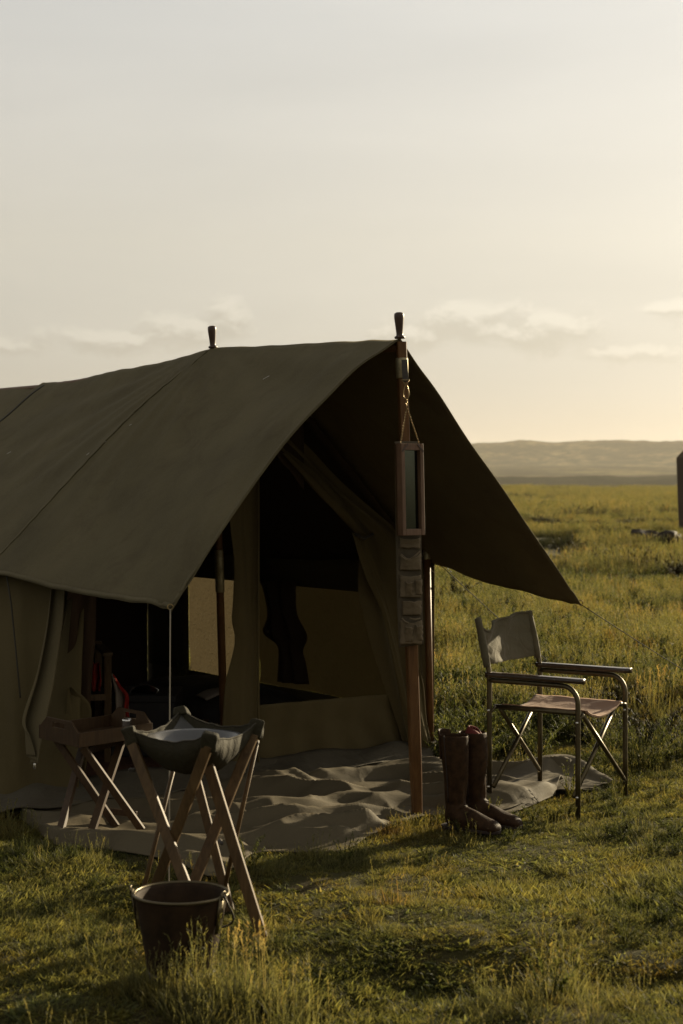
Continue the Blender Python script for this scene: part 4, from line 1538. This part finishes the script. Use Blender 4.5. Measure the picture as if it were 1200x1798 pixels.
r1 = [W(160, 1163, 8.95), W(158, 1195, 8.92), W(161, 1224, 8.92)]
r2 = [W(177, 1165, 8.95), W(179, 1195, 8.92), W(176, 1222, 8.92)]
bm = bmesh.new()
grid(bm, lambda a, b: sp(r1, b).lerp(sp(r2, b), a) + Vector((0, .03 * math.sin(a * 11 + b), 0)), 24, 12)
obj('drape', bm, M['redcloth'], rb, solid=.003)
bm = bmesh.new()
r1 = [W(92, 1170, 8.75), W(90, 1200, 8.75), W(88, 1232, 8.75)]
r2 = [W(116, 1150, 8.75), W(114, 1200, 8.75), W(112, 1228, 8.75)]
grid(bm, lambda a, b: sp(r1, b).lerp(sp(r2, b), a) + Vector((0, .02 * math.sin(a * 9 + b), 0)), 16, 12)
obj('drape', bm, M['redcloth'], rb, solid=.003)

trunk = empty('storage_trunk', 'low black storage trunk in the shadow between the armchair and the camp bed', 'trunk', W(250, 1330, 9.0))
tc_ = W(258, 1300, 9.1)
tc_.z = .17
bm = bmesh.new()
box(bm, tc_, .34, .40, .28)
obj('chest', bm, M['black'], trunk, smooth=False, bevel=.006)
bm = bmesh.new()
box(bm, tc_ + up * .16, .35, .41, .04)
obj('lid', bm, M['black'], trunk, smooth=False, bevel=.006)
sm = empty('shaving_mirror', 'small tilted dark glass pane with a bright metal rim on the black trunk', 'shaving mirror', W(262, 1243, 8.98))
outl_ = [(226, 1222), (232, 1210), (244, 1203), (258, 1202), (270, 1206), (279, 1211), (272, 1221), (262, 1231), (252, 1241), (238, 1236)]
P_ = [W(x, y, 8.98 - (x - 250) * .0012) for x, y in outl_]
bm = bmesh.new()
f_ = [bm.verts.new(p) for p in P_]
b_ = [bm.verts.new(p + Vector((0, .006, 0))) for p in P_]
bm.faces.new(f_)
bm.faces.new(b_[::-1])
for i in range(len(f_)):
    j = (i + 1) % len(f_)
    bm.faces.new((f_[i], f_[j], b_[j], b_[i]))
obj('glass', bm, M['mirror'], sm, smooth=False)
bm = bmesh.new()
tube(bm, P_, .0022, 6, closed=True)
obj('rim', bm, M['shiny'], sm)
bm = bmesh.new()
a = W(252, 1240, 8.95)
tube(bm, smooth_path([a, W(262, 1232, 8.93), W(274, 1233, 8.93), W(284, 1229, 8.93), W(286, 1239, 8.93), W(276, 1243, 8.93)], 20), .008, 8)
obj('stand', bm, M['shiny'], sm)
# camp bed
cot = empty('camp_bed', 'low camp bed with dark bedding along the inside of the tent', 'bed', W(340, 1300, 9.7))
c_ = Vector((-.80, 10.2, 0))


def bed(a, b):
    p = c_ + AX * (a - .5) * 1.2 + PX * (b - .5) * .75
    e = (math.sin(math.pi * a) * math.sin(math.pi * b)) ** .2 if 0 < a < 1 and 0 < b < 1 else 0
    return p + up * (.08 + .21 * e + .02 * nz(a * 5, b * 5))


bm = bmesh.new()
grid(bm, bed, 30, 24)
obj('bedding', bm, M['bedding'], cot)
bm = bmesh.new()
grid(bm, lambda a, b: bed(.08 + .10 * a + .03 * b, .1 + .5 * b) + up * .022, 6, 14)
obj('sheet_fold', bm, M['palecloth'], cot, solid=.01)
for a in (0.02, .98):
    for b in (.04, .96):
        bm = bmesh.new()
        p = c_ + AX * (a - .5) * 1.2 + PX * (b - .5) * .75
        tube(bm, [p, p + up * .14], .014, 8)
        obj('leg', bm, M['table_wood'], cot)
bm = bmesh.new()
grid(bm, lambda a, b: T(S0 + .12 + 1.0 * a, -.95 + 1.15 * b, .024 + .006 * nz(a * 7, b * 7)), 24, 24)
obj('woven_rug', bm, M['rug'], None, solid=.006, label='dark reddish patterned rug on the floor inside the left doorway', cat='rug')

# ------------------------------------------------------------------ neighbouring camp at the right edge
nb = empty('neighbouring_tent', 'second canvas tent cut off by the right edge of the photo, far across the grass', 'tent', Vector((11.0, 46.5, 0)))
nz0 = -0.05
fl = Vector((8.96, 45.3, nz0))
fr_ = fl + Vector((3.6, 1.6, 0))
bl = fl + Vector((-0.2 + .9, 3.6, 0))
brr = bl + (fr_ - fl)
inn = 0.0
te = [fl + Vector((-.085, 0, 2.20)), fr_ + up * 2.2, brr + up * 2.2, bl + Vector((-.05, 0, 2.20))]
bm = bmesh.new()
q = [bm.verts.new(p) for p in (fl, fr_, brr, bl)] + [bm.verts.new(p) for p in te]
for f in ((0, 1, 5, 4), (1, 2, 6, 5), (2, 3, 7, 6), (3, 0, 4, 7)):
    bm.faces.new([q[i] for i in f])
obj('wall', bm, simple('far tent canvas', (0.085, 0.06, 0.04), rough=.9, bscale=2, var=.15), nb, smooth=False)
bm = bmesh.new()
ap1 = (te[0] + te[1]) / 2 + up * 1.75
ap2 = (te[2] + te[3]) / 2 + up * 1.75
q = [bm.verts.new(p) for p in (te[0], te[1], te[2], te[3], ap1, ap2)]
for f in ((0, 4, 5, 3), (1, 2, 5, 4), (0, 1, 4), (2, 3, 5)):
    bm.faces.new([q[i] for i in f])
obj('roof', bm, simple('far tent roof', (0.12, 0.09, 0.06), rough=.9, bscale=2, var=.15), nb, smooth=False)


def heap(c, sx, sy, sz, seed, mat, name, label, cat):
    bm = bmesh.new()
    bmesh.ops.create_icosphere(bm, subdivisions=4, radius=1)
    for v in bm.verts:
        p = v.co.copy()
        k = 1 + .55 * nz(p.x * 1.7 + seed, p.y * 1.7, p.z * 1.7) + .35 * (0.5 - abs(nz(p.x * 4 + seed, p.y * 4, p.z * 4))) * 1.3
        v.co = Vector((c.x + p.x * k * sx, c.y + p.y * k * sy, max(c.z - .02, c.z + p.z * k * sz)))
    return obj(name, bm, M[mat] if isinstance(mat, str) else mat, None, label=label, cat=cat)


cov = simple('dark wet sheeting', (0.028, 0.020, 0.012), rough=.7, bscale=5, bump=.8, var=.6, spec=.2)
h0 = W(1152, 956, 37.5)
h0.z = 0.02
heap(h0, .60, .45, .36, 2, cov, 'crumpled_tarpaulin', 'crumpled dark shiny tarpaulin heaped in the grass beside the far tent', 'tarpaulin')

# ------------------------------------------------------------------ grass
def grass_mat(name, c_root, c_tip, trans=0.5, dry=(0.22, 0.16, 0.07), dryness=0.25):
    m, n = new_mat(name)
    oi = n.n('ShaderNodeObjectInfo')
    at = n.n('ShaderNodeAttribute', attribute_name='tipness')
    bl = n.n('ShaderNodeAttribute', attribute_name='blade')
    ge = n.n('ShaderNodeNewGeometry')
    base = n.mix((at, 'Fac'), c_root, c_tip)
    pn = n.n('ShaderNodeTexNoise', ins={'Vector': (ge, 'Position'), 'Scale': 1.3, 'Detail': 5.0, 'Roughness': 0.7})
    far_n = n.n('ShaderNodeTexNoise', ins={'Vector': (ge, 'Position'), 'Scale': 0.16, 'Detail': 4.0, 'Roughness': 0.6})
    k = n.math('ADD', n.math('MULTIPLY', (oi, 'Random'), 0.30), n.math('MULTIPLY', (bl, 'Fac'), 0.55))
    k = n.math('ADD', k, n.math('MULTIPLY', n.math('SUBTRACT', pn, 0.5), 1.7))
    k = n.math('ADD', k, n.math('MULTIPLY', n.math('SUBTRACT', far_n, 0.5), 0.8))
    dm = n.n('ShaderNodeMapRange', ins={0: k, 1: 0.72 - dryness, 2: 1.15 - dryness * .6, 3: 0.0, 4: 0.85})
    c = n.mix(dm, base, dry)
    patch = n.n('ShaderNodeTexNoise', ins={'Vector': (ge, 'Position'), 'Scale': 1.1, 'Detail': 7.0, 'Roughness': 0.8})
    pc = n.ramp(patch, [(0.38, (0.36, 0.42, 0.38)), (0.49, (1.0, 1.0, 1.0)), (0.56, (1.15, 1.03, 0.80)), (0.66, (1.05, 0.68, 0.55))])
    c = n.mix(1.0, c, pc, 'MULTIPLY')
    val = n.n('ShaderNodeMapRange', ins={0: (bl, 'Fac'), 1: 0.0, 2: 1.0, 3: 0.45, 4: 1.5})
    c = n.mix(1.0, c, val, 'MULTIPLY')
    p = n.n('ShaderNodeBsdfPrincipled', ins={'Base Color': (c, 2), 'Roughness': 0.6, 'Specular IOR Level': 0.12})
    tcol = n.mix(1.0, c, (1.22, 1.12, 0.66), 'MULTIPLY')
    t = n.n('ShaderNodeBsdfTranslucent', ins={'Color': (tcol, 2)})
    n.n('ShaderNodeOutputMaterial', ins={0: n.n('ShaderNodeMixShader', ins={0: trans, 1: p, 2: t})})
    return m


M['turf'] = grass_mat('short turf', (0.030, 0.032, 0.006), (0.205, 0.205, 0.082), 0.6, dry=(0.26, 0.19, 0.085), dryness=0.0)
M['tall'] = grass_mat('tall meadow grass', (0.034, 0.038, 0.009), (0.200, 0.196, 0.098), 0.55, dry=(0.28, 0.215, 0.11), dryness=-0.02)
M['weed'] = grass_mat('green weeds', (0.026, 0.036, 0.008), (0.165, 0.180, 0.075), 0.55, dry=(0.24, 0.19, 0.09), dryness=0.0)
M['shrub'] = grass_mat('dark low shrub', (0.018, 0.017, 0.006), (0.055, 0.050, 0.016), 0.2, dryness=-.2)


def blades_mesh(name, mat, blades):
    """blades: list of (base, height, lean vector, width, bend, seed) -> one mesh of tapered curved blades"""
    V, Fc, tip, bl = [], [], [], []
    for (b, h, lean, wd, az_, rnd, seg) in blades:
        i0 = len(V)
        cx, cy = math.cos(az_) * wd / 2, math.sin(az_) * wd / 2
        for k in range(seg):
            t = k / seg
            x = b[0] + lean[0] * t * t
            y = b[1] + lean[1] * t * t
            z = b[2] + h * (t - 0.18 * t * t * (math.hypot(*lean) / max(h, 1e-4)))
            w_ = 1 - 0.75 * t ** 1.5
            V += [(x - cx * w_, y - cy * w_, z), (x + cx * w_, y + cy * w_, z)]
            tip += [t, t]
            bl += [rnd, rnd]
        V.append((b[0] + lean[0], b[1] + lean[1], b[2] + h * (1 - .18 * (math.hypot(*lean) / max(h, 1e-4)))))
        tip.append(1)
        bl.append(rnd)
        for k in range(seg - 1):
            a = i0 + 2 * k
            Fc.append((a, a + 1, a + 3, a + 2))
        a = i0 + 2 * (seg - 1)
        Fc.append((a, a + 1, a + 2))
    me = bpy.data.meshes.new(name)
    me.from_pydata(V, [], Fc)
    for nm, arr in (('tipness', tip), ('blade', bl)):
        at = me.attributes.new(nm, 'FLOAT', 'POINT')
        at.data.foreach_set('value', np.array(arr, dtype=np.float32))
    me.materials.append(mat)
    return me


def clump(rs, rad, n_, h0, h1, wd, leanf, seg=3, up_bias=0.0, heads=0):
    out = []
    for i in range(n_):
        r = rad * math.sqrt(rs.random())
        a = rs.random() * 6.283
        h = h0 + (h1 - h0) * rs.random() ** 1.6
        h *= 1 - 0.35 * (r / rad)
        la = a + rs.gauss(0, 1.0)
        L = h * leanf * (0.3 + rs.random())
        out.append(((r * math.cos(a), r * math.sin(a), -0.01), h, (math.cos(la) * L, math.sin(la) * L), wd * (0.6 + .8 * rs.random()), rs.random() * 6.283, rs.random(), seg))
    for i in range(heads):
        r = rad * .7 * math.sqrt(rs.random())
        a = rs.random() * 6.283
        h = h1 * (0.9 + .5 * rs.random())
        L = h * 0.22 * rs.random()
        la = rs.random() * 6.283
        bx, by = r * math.cos(a), r * math.sin(a)
        lx_, ly_ = math.cos(la) * L, math.sin(la) * L
        az_ = rs.random() * 6.28
        out.append(((bx, by, -0.01), h, (lx_, ly_), wd * .55, az_, .95, 4))
        # seed head: short stubs up the top third
        for k in range(9):
            t = 0.68 + 0.3 * k / 9
            out.append(((bx + lx_ * t * t, by + ly_ * t * t, h * t * .96 - 0.01), h * .055, (rs.gauss(0, 1) * h * .030, rs.gauss(0, 1) * h * .030), wd * 1.3, rs.random() * 6.28, 1.0, 1))
    return out


def herb(rs, h, spread, stems, leaf=0.03, lw=0.004):
    """bushy plant: stems with many narrow leaves"""
    out = []
    for i in range(stems):
        a = rs.random() * 6.283
        r0 = spread * .35 * math.sqrt(rs.random())
        bx, by = r0 * math.cos(a), r0 * math.sin(a)
        hh = h * (0.55 + .5 * rs.random())
        L = spread * (0.2 + .8 * rs.random())
        la = a + rs.gauss(0, .5)
        lx_, ly_ = math.cos(la) * L, math.sin(la) * L
        out.append(((bx, by, -0.01), hh, (lx_, ly_), lw * .7, rs.random() * 6.28, rs.random(), 5))
        for k in range(int(26 + 10 * rs.random())):
            t = 0.12 + 0.88 * rs.random()
            q = rs.random() * 6.283
            ll = leaf * (0.6 + .8 * rs.random()) * (1.15 - .5 * t)
            lean_r = math.hypot(lx_, ly_) / hh
            out.append(((bx + lx_ * t * t, by + ly_ * t * t, hh * (t - .18 * t * t * lean_r) - 0.01), ll * (.5 + .6 * rs.random()), (math.cos(q) * ll * .8, math.sin(q) * ll * .8), lw, q + 1.57, rs.random(), 2))
    return out


rs = random.Random(11)
protos = {}
pcol = bpy.data.collections.new('grass_kinds')


def proto(key, mesh):
    o = bpy.data.objects.new(key, mesh)
    pcol.objects.link(o)
    protos[key] = o


KINDS = []
for i in range(4):
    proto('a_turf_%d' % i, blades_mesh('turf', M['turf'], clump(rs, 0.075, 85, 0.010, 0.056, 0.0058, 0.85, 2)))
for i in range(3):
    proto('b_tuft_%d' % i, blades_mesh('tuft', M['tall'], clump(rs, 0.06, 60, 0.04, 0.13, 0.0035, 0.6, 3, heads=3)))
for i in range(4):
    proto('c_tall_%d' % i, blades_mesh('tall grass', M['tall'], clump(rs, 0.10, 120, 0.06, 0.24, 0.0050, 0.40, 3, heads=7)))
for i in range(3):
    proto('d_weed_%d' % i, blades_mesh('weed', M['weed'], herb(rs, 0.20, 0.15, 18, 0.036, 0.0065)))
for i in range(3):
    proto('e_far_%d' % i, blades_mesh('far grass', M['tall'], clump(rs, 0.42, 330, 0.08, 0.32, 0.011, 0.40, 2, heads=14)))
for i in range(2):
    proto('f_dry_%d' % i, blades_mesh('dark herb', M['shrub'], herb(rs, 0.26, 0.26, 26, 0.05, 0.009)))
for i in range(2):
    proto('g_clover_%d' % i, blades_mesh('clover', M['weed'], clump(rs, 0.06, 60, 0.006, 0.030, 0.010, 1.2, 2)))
names = sorted(protos)
idx_of = {k: [i for i, nme in enumerate(names) if nme[0] == k] for k in 'abcdefg'}

pr = np.random.default_rng(21)
PTS, IDX, SCL, ROT = [], [], [], []


def tent_frame(x, y):
    dx, dy = x - O.x, y - O.y
    return dx * AX.x + dy * AX.y, dx * PX.x + dy * PX.y


poly = [(p.x, p.y) for p in OF] + [(p.x, p.y) for p in tf_f] + [(p.x, p.y) for p in tf_b[::-1]] + [(p.x, p.y) for p in OB[::-1]]


def inside(x, y, pg):
    c = np.zeros(x.shape, bool)
    j = len(pg) - 1
    for i in range(len(pg)):
        xi, yi = pg[i]
        xj, yj = pg[j]
        if yi != yj:
            hit = ((yi > y) != (yj > y)) & (x < (xj - xi) * (y - yi) / (yj - yi) + xi)
            c ^= hit
        j = i
    return c


wallpoly = [(G(-260, 1440).x, G(-260, 1440).y), (G(0, 1430).x, G(0, 1430).y), (G(130, 1412).x, G(130, 1412).y), (G(768, 1334).x, G(768, 1334).y)] + \
    [(T(s, w_, 0).x, T(s, w_, 0).y) for s, w_ in ((S1 + 1.8, 1.06), (S1 + 1.8, -2.3))]


def keep(x, y):
    return ~(inside(x, y, poly) | inside(x, y, wallpoly))


def add(x, y, kinds, s, zoff=0.0):
    k = keep(x, y)
    # nothing grows through the bucket
    k &= np.hypot(x + 0.47, y - 5.0) > 0.115
    x, y, s = x[k], y[k], s[k]
    z = gh(x, y)
    PTS.append(np.stack([x, y, z + zoff], 1))
    IDX.append(np.array(kinds)[pr.integers(0, len(kinds), len(x))])
    SCL.append(s)
    ROT.append(pr.random(len(x)) * 6.283)


def wedge(n_, d0, d1, k0=-0.30, k1=0.34, power=2.0):
    d = (d0**power + (d1**power - d0**power) * pr.random(n_)) ** (1 / power)
    t = k0 + (k1 - k0) * pr.random(n_)
    return t * d, d


# 1 short turf everywhere near
x, y = wedge(17000, 3.7, 11.0, -0.30, 0.33)
dn = fbm(x * 1.5 + 9, y * 1.5, 4)
bare = fbm(x * 0.9 + 31, y * 0.9 + 4, 4)
kp = bare > -0.75 + 0.25 * pr.random(len(x))
add(x[kp], y[kp], idx_of['a'], (0.42 + 1.0 * np.clip(dn + 0.35, 0, 1) * (0.6 + 0.7 * pr.random(len(x))))[kp])
x, y = wedge(10000, 3.7, 11.0, -0.30, 0.33)
kp = fbm(x * 2.1 + 51, y * 2.1, 3) > -0.15
add(x[kp], y[kp], idx_of['g'], 0.8 + 0.7 * pr.random(kp.sum()))
# 2 tufts
x, y = wedge(1500, 3.7, 9.5, -0.30, 0.33)
kp = fbm(x * 2.4 + 3, y * 2.4 + 8, 4) + 0.30 * (pr.random(len(x)) - .5) > 0.06
add(x[kp], y[kp], idx_of['b'], (0.35 + 0.60 * pr.random(kp.sum()) ** 1.6))
x, y = wedge(1500, 3.8, 9.0, -0.30, 0.33)
kp = fbm(x * 1.4 + 21, y * 1.4 + 9, 3) > 0.10
add(x[kp], y[kp], idx_of['d'], 0.12 + 0.34 * pr.random(kp.sum()) ** 1.8)


def tallmask(x, y):
    # open short turf near the camp, waist of weeds beyond
    f = np.clip((y - 8.9 - 0.35 * x + 0.9 * np.clip(x - 0.9, 0, .8)) / 2.2, 0, 1)
    g = fbm(x * 0.55 + 2, y * 0.55 + 5, 4)
    path = np.exp(-((y - 10.9 - .25 * x) / 0.5) ** 2) * 0.9
    return f * 1.25 - path * .8 + g * 0.9


x, y = wedge(6800, 8.6, 22.0, -0.10, 0.36)
tm = tallmask(x, y) + 1.0 * fbm(x * 2.3 + 13, y * 1.3 + 7, 3) - 0.12
kp = tm > 0.35 + 0.45 * pr.random(len(x))
add(x[kp], y[kp], idx_of['c'], (0.30 + 0.72 * np.clip(tm[kp], 0, 1) * (0.4 + .7 * pr.random(kp.sum()))))
x, y = wedge(5200, 10.0, 24.0, -0.32, 0.36)
add(x, y, idx_of['b'] + idx_of['a'], 1.0 + 0.8 * pr.random(len(x)))
x, y = wedge(9000, 10.5, 24.0, -0.05, 0.32)
add(x, y, idx_of['a'], 1.3 + 0.8 * pr.random(len(x)))
x, y = wedge(7500, 8.8, 26.0, -0.10, 0.34)
kp = fbm(x * 1.3 + 71, y * 0.9, 3) > -0.02
add(x[kp], y[kp], idx_of['d'], 0.55 + 0.75 * pr.random(kp.sum()))
x, y = wedge(1300, 8.6, 22.0, -0.10, 0.34)
kp = fbm(x * 1.1 + 7, y * 0.8 + 40, 3) > 0.06
add(x[kp], y[kp], idx_of['f'], 0.35 + 0.55 * pr.random(kp.sum()))
# 3 middle and far plain
x, y = wedge(17000, 20.0, 75.0, -0.32, 0.34, 1.6)
g = fbm(x / 3.2 + 5, y / 3.2, 4)
kp = g > -0.12 + 0.35 * pr.random(len(x))
add(x[kp], y[kp], idx_of['e'], (0.5 + 0.7 * np.clip(g[kp] + .4, 0, 1.2)))
x, y = wedge(5200, 18.0, 90.0, -0.30, 0.32, 1.5)
kp = fbm(x / 2.5 + 15, y / 4 + 3, 3) > 0.14
add(x[kp], y[kp], idx_of['f'], 0.6 + 1.0 * pr.random(kp.sum()))
x, y = wedge(21000, 70.0, 400.0, -0.30, 0.32, 1.25)
g = fbm(x / 14 + 5, y / 14, 4)
kp = g > -0.30 + 0.25 * pr.random(len(x))
add(x[kp], y[kp], idx_of['e'], (1.0 + 1.0 * np.clip(g[kp] + .4, 0, 1.2)) * (1 + (y[kp] - 70) / 300))
x, y = wedge(6000, 70.0, 400.0, -0.30, 0.32, 1.3)
kp = fbm(x / 17 + 15, y / 17 + 3, 3) > 0.10
add(x[kp], y[kp], idx_of['f'], 1.0 + 1.6 * pr.random(kp.sum()))
# close strand right at the hem of the groundsheet and around the feet of the things
for (px_, py_, rr2, n_, kk, s_) in ((30, 1462, .16, 40, 'b', .9), (110, 1500, .2, 26, 'b', .55), (420, 1530, .2, 30, 'b', .6), (560, 1508, .25, 30, 'b', .55),
                                    (700, 1462, .15, 22, 'b', .6), (330, 1745, .13, 30, 'b', .95), (275, 1748, .10, 16, 'b', .8), (250, 1735, .08, 10, 'b', .6), (420, 1765, .22, 22, 'b', 1.0), (520, 1785, .25, 20, 'b', .9),
                                    (980, 1760, .25, 30, 'b', .9), (1170, 1440, .3, 24, 'b', .5), (455, 1668, .1, 10, 'b', .6), (1016, 1450, .08, 8, 'b', .5), (800, 1472, .14, 12, 'b', .45), (200, 1640, .3, 26, 'b', .5)):
    c = G(px_, py_)
    a = pr.random(n_) * 6.283
    r = rr2 * np.sqrt(pr.random(n_))
    add(c.x + r * np.cos(a), c.y + r * np.sin(a), idx_of[kk], s_ * (0.6 + .6 * pr.random(n_)))

P = np.concatenate(PTS)
me = bpy.data.meshes.new('grass')
me.vertices.add(len(P))
me.vertices.foreach_set('co', P.astype(np.float32).ravel())
for nm, ty, arr in (('kind_index', 'INT', np.concatenate(IDX).astype(np.int32)), ('scl', 'FLOAT', np.concatenate(SCL).astype(np.float32)), ('rot', 'FLOAT', np.concatenate(ROT).astype(np.float32))):
    at = me.attributes.new(nm, ty, 'POINT')
    at.data.foreach_set('value', arr)
me.update()
go = bpy.data.objects.new('grass', me)
sc.collection.objects.link(go)
go['kind'] = 'stuff'
go['label'] = 'short green and yellowish grass with seeding tufts covering the plain'
ng = bpy.data.node_groups.new('grow grass', 'GeometryNodeTree')
ng.interface.new_socket('Geometry', in_out='INPUT', socket_type='NodeSocketGeometry')
ng.interface.new_socket('Geometry', in_out='OUTPUT', socket_type='NodeSocketGeometry')
gi = ng.nodes.new('NodeGroupInput')
gou = ng.nodes.new('NodeGroupOutput')
ci = ng.nodes.new('GeometryNodeCollectionInfo')
ci.inputs['Collection'].default_value = pcol
ci.inputs['Separate Children'].default_value = True
ci.inputs['Reset Children'].default_value = True
ip = ng.nodes.new('GeometryNodeInstanceOnPoints')
ip.inputs['Pick Instance'].default_value = True


def attr(nm, ty):
    a = ng.nodes.new('GeometryNodeInputNamedAttribute')
    a.data_type = ty
    a.inputs['Name'].default_value = nm
    return a


mp_ = ng.nodes.new('GeometryNodeMeshToPoints')
ng.links.new(gi.outputs[0], mp_.inputs['Mesh'])
ng.links.new(mp_.outputs[0], ip.inputs['Points'])
ng.links.new(ci.outputs[0], ip.inputs['Instance'])
ng.links.new(attr('kind_index', 'INT').outputs[0], ip.inputs['Instance Index'])
ng.links.new(attr('scl', 'FLOAT').outputs[0], ip.inputs['Scale'])
cx_ = ng.nodes.new('ShaderNodeCombineXYZ')
ng.links.new(attr('rot', 'FLOAT').outputs[0], cx_.inputs[2])
ng.links.new(cx_.outputs[0], ip.inputs['Rotation'])
ng.links.new(ip.outputs[0], gou.inputs[0])
gm = go.modifiers.new('grow', 'NODES')
gm.node_group = ng


# ------------------------------------------------------------------ single plants that stand out
def plant(name, x, y, mesh, label, cat, scale=1.0, group=None, rot=0.0):
    o = bpy.data.objects.new(name, mesh)
    sc.collection.objects.link(o)
    o.location = (x, y, float(gh(np.array([x]), np.array([y]))[0]))
    o.scale = (scale,) * 3
    o.rotation_euler[2] = rot
    o['label'] = label
    o['category'] = cat
    if group:
        o['group'] = group
    return o


rs = random.Random(5)
herbm = [blades_mesh('leafy herb', M['weed'], herb(rs, 0.30, 0.20, 46, 0.034, 0.0045)) for _ in range(3)]
tallm = [blades_mesh('seeding grass', M['tall'], clump(rs, 0.10, 130, 0.06, 0.20, 0.0042, 0.45, 4, heads=16)) for _ in range(3)]
smallm = [blades_mesh('small herb', M['weed'], herb(rs, 0.14, 0.06, 9, 0.022, 0.0035)) for _ in range(2)]
for (px_, py_, mi, s_, lab) in ((1128, 1352, 0, 1.05, 'broad leafy green bush in the grass right behind the chair'),
                                (1192, 1340, 1, 0.95, 'leafy green bush at the right edge of the photo, level with the chair seat'),
                                (1060, 1322, 2, 0.75, 'smaller leafy bush seen through the front legs of the chair'),
                                (985, 1300, 1, 0.7, 'leafy bush seen between the back legs of the chair'),
                                (1165, 1225, 2, 1.1, 'tall feathery weed clump beyond the chair, at the right edge')):
    c = G(px_, py_)
    plant('leafy_bush', c.x, c.y, herbm[mi], lab, 'bush', s_, rot=px_)
for (px_, py_, mi, s_, lab) in ((352, 1752, 0, .9, 'seeding grass tuft directly before the bucket'),
                                (425, 1762, 1, 1.05, 'tall seeding grass tuft at the right foot of the bucket'),
                                (505, 1790, 2, 1.0, 'pale seeding grass tuft at the bottom of the photo, right of the bucket'),
                                (985, 1745, 0, .8, 'upright grass tuft in the lower right of the photo')):
    c = G(px_, py_)
    plant('grass_tuft', c.x, c.y, tallm[mi], lab, 'grass tuft', s_, rot=px_)
for (px_, py_, mi, s_, lab) in ((432, 1528, 0, 1.2, 'thin green herb at the front hem of the groundsheet by the washstand leg'),
                                (1003, 1402, 1, 1.3, 'small green herb by the near front leg of the chair'),
                                (868, 1430, 0, .7, 'tiny green herb growing right beside the toe of the boots'),
                                (605, 1520, 1, .9, 'small herb at the hem of the groundsheet left of the front pole'),
                                (965, 1752, 0, 1.6, 'green herb clump in the lower right foreground')):
    c = G(px_, py_)
    plant('small_herb', c.x, c.y, smallm[mi], lab, 'herb', s_, rot=px_)
rs = random.Random(9)
farm = [blades_mesh('far bush', M['shrub'], herb(rs, 1.1, 1.3, 60, 0.22, 0.05)) for _ in range(2)]
for i, (px_, s_) in enumerate(((884, .9), (893, 1.1), (903, 1.2), (913, 1.0), (926, .5), (950, .9), (962, 1.2), (975, 1.35), (987, 1.1), (998, .9), (1062, .6), (1128, .6))):
    d = 300 + 12 * ((i * 7) % 5)
    plant('far_bush', (px_ - 600) / F * d, d, farm[i % 2], 'dark low bush on the far rim of the plain below the hills', 'bush', s_ * 0.9, 'bushes along the far rim of the plain', rot=i)
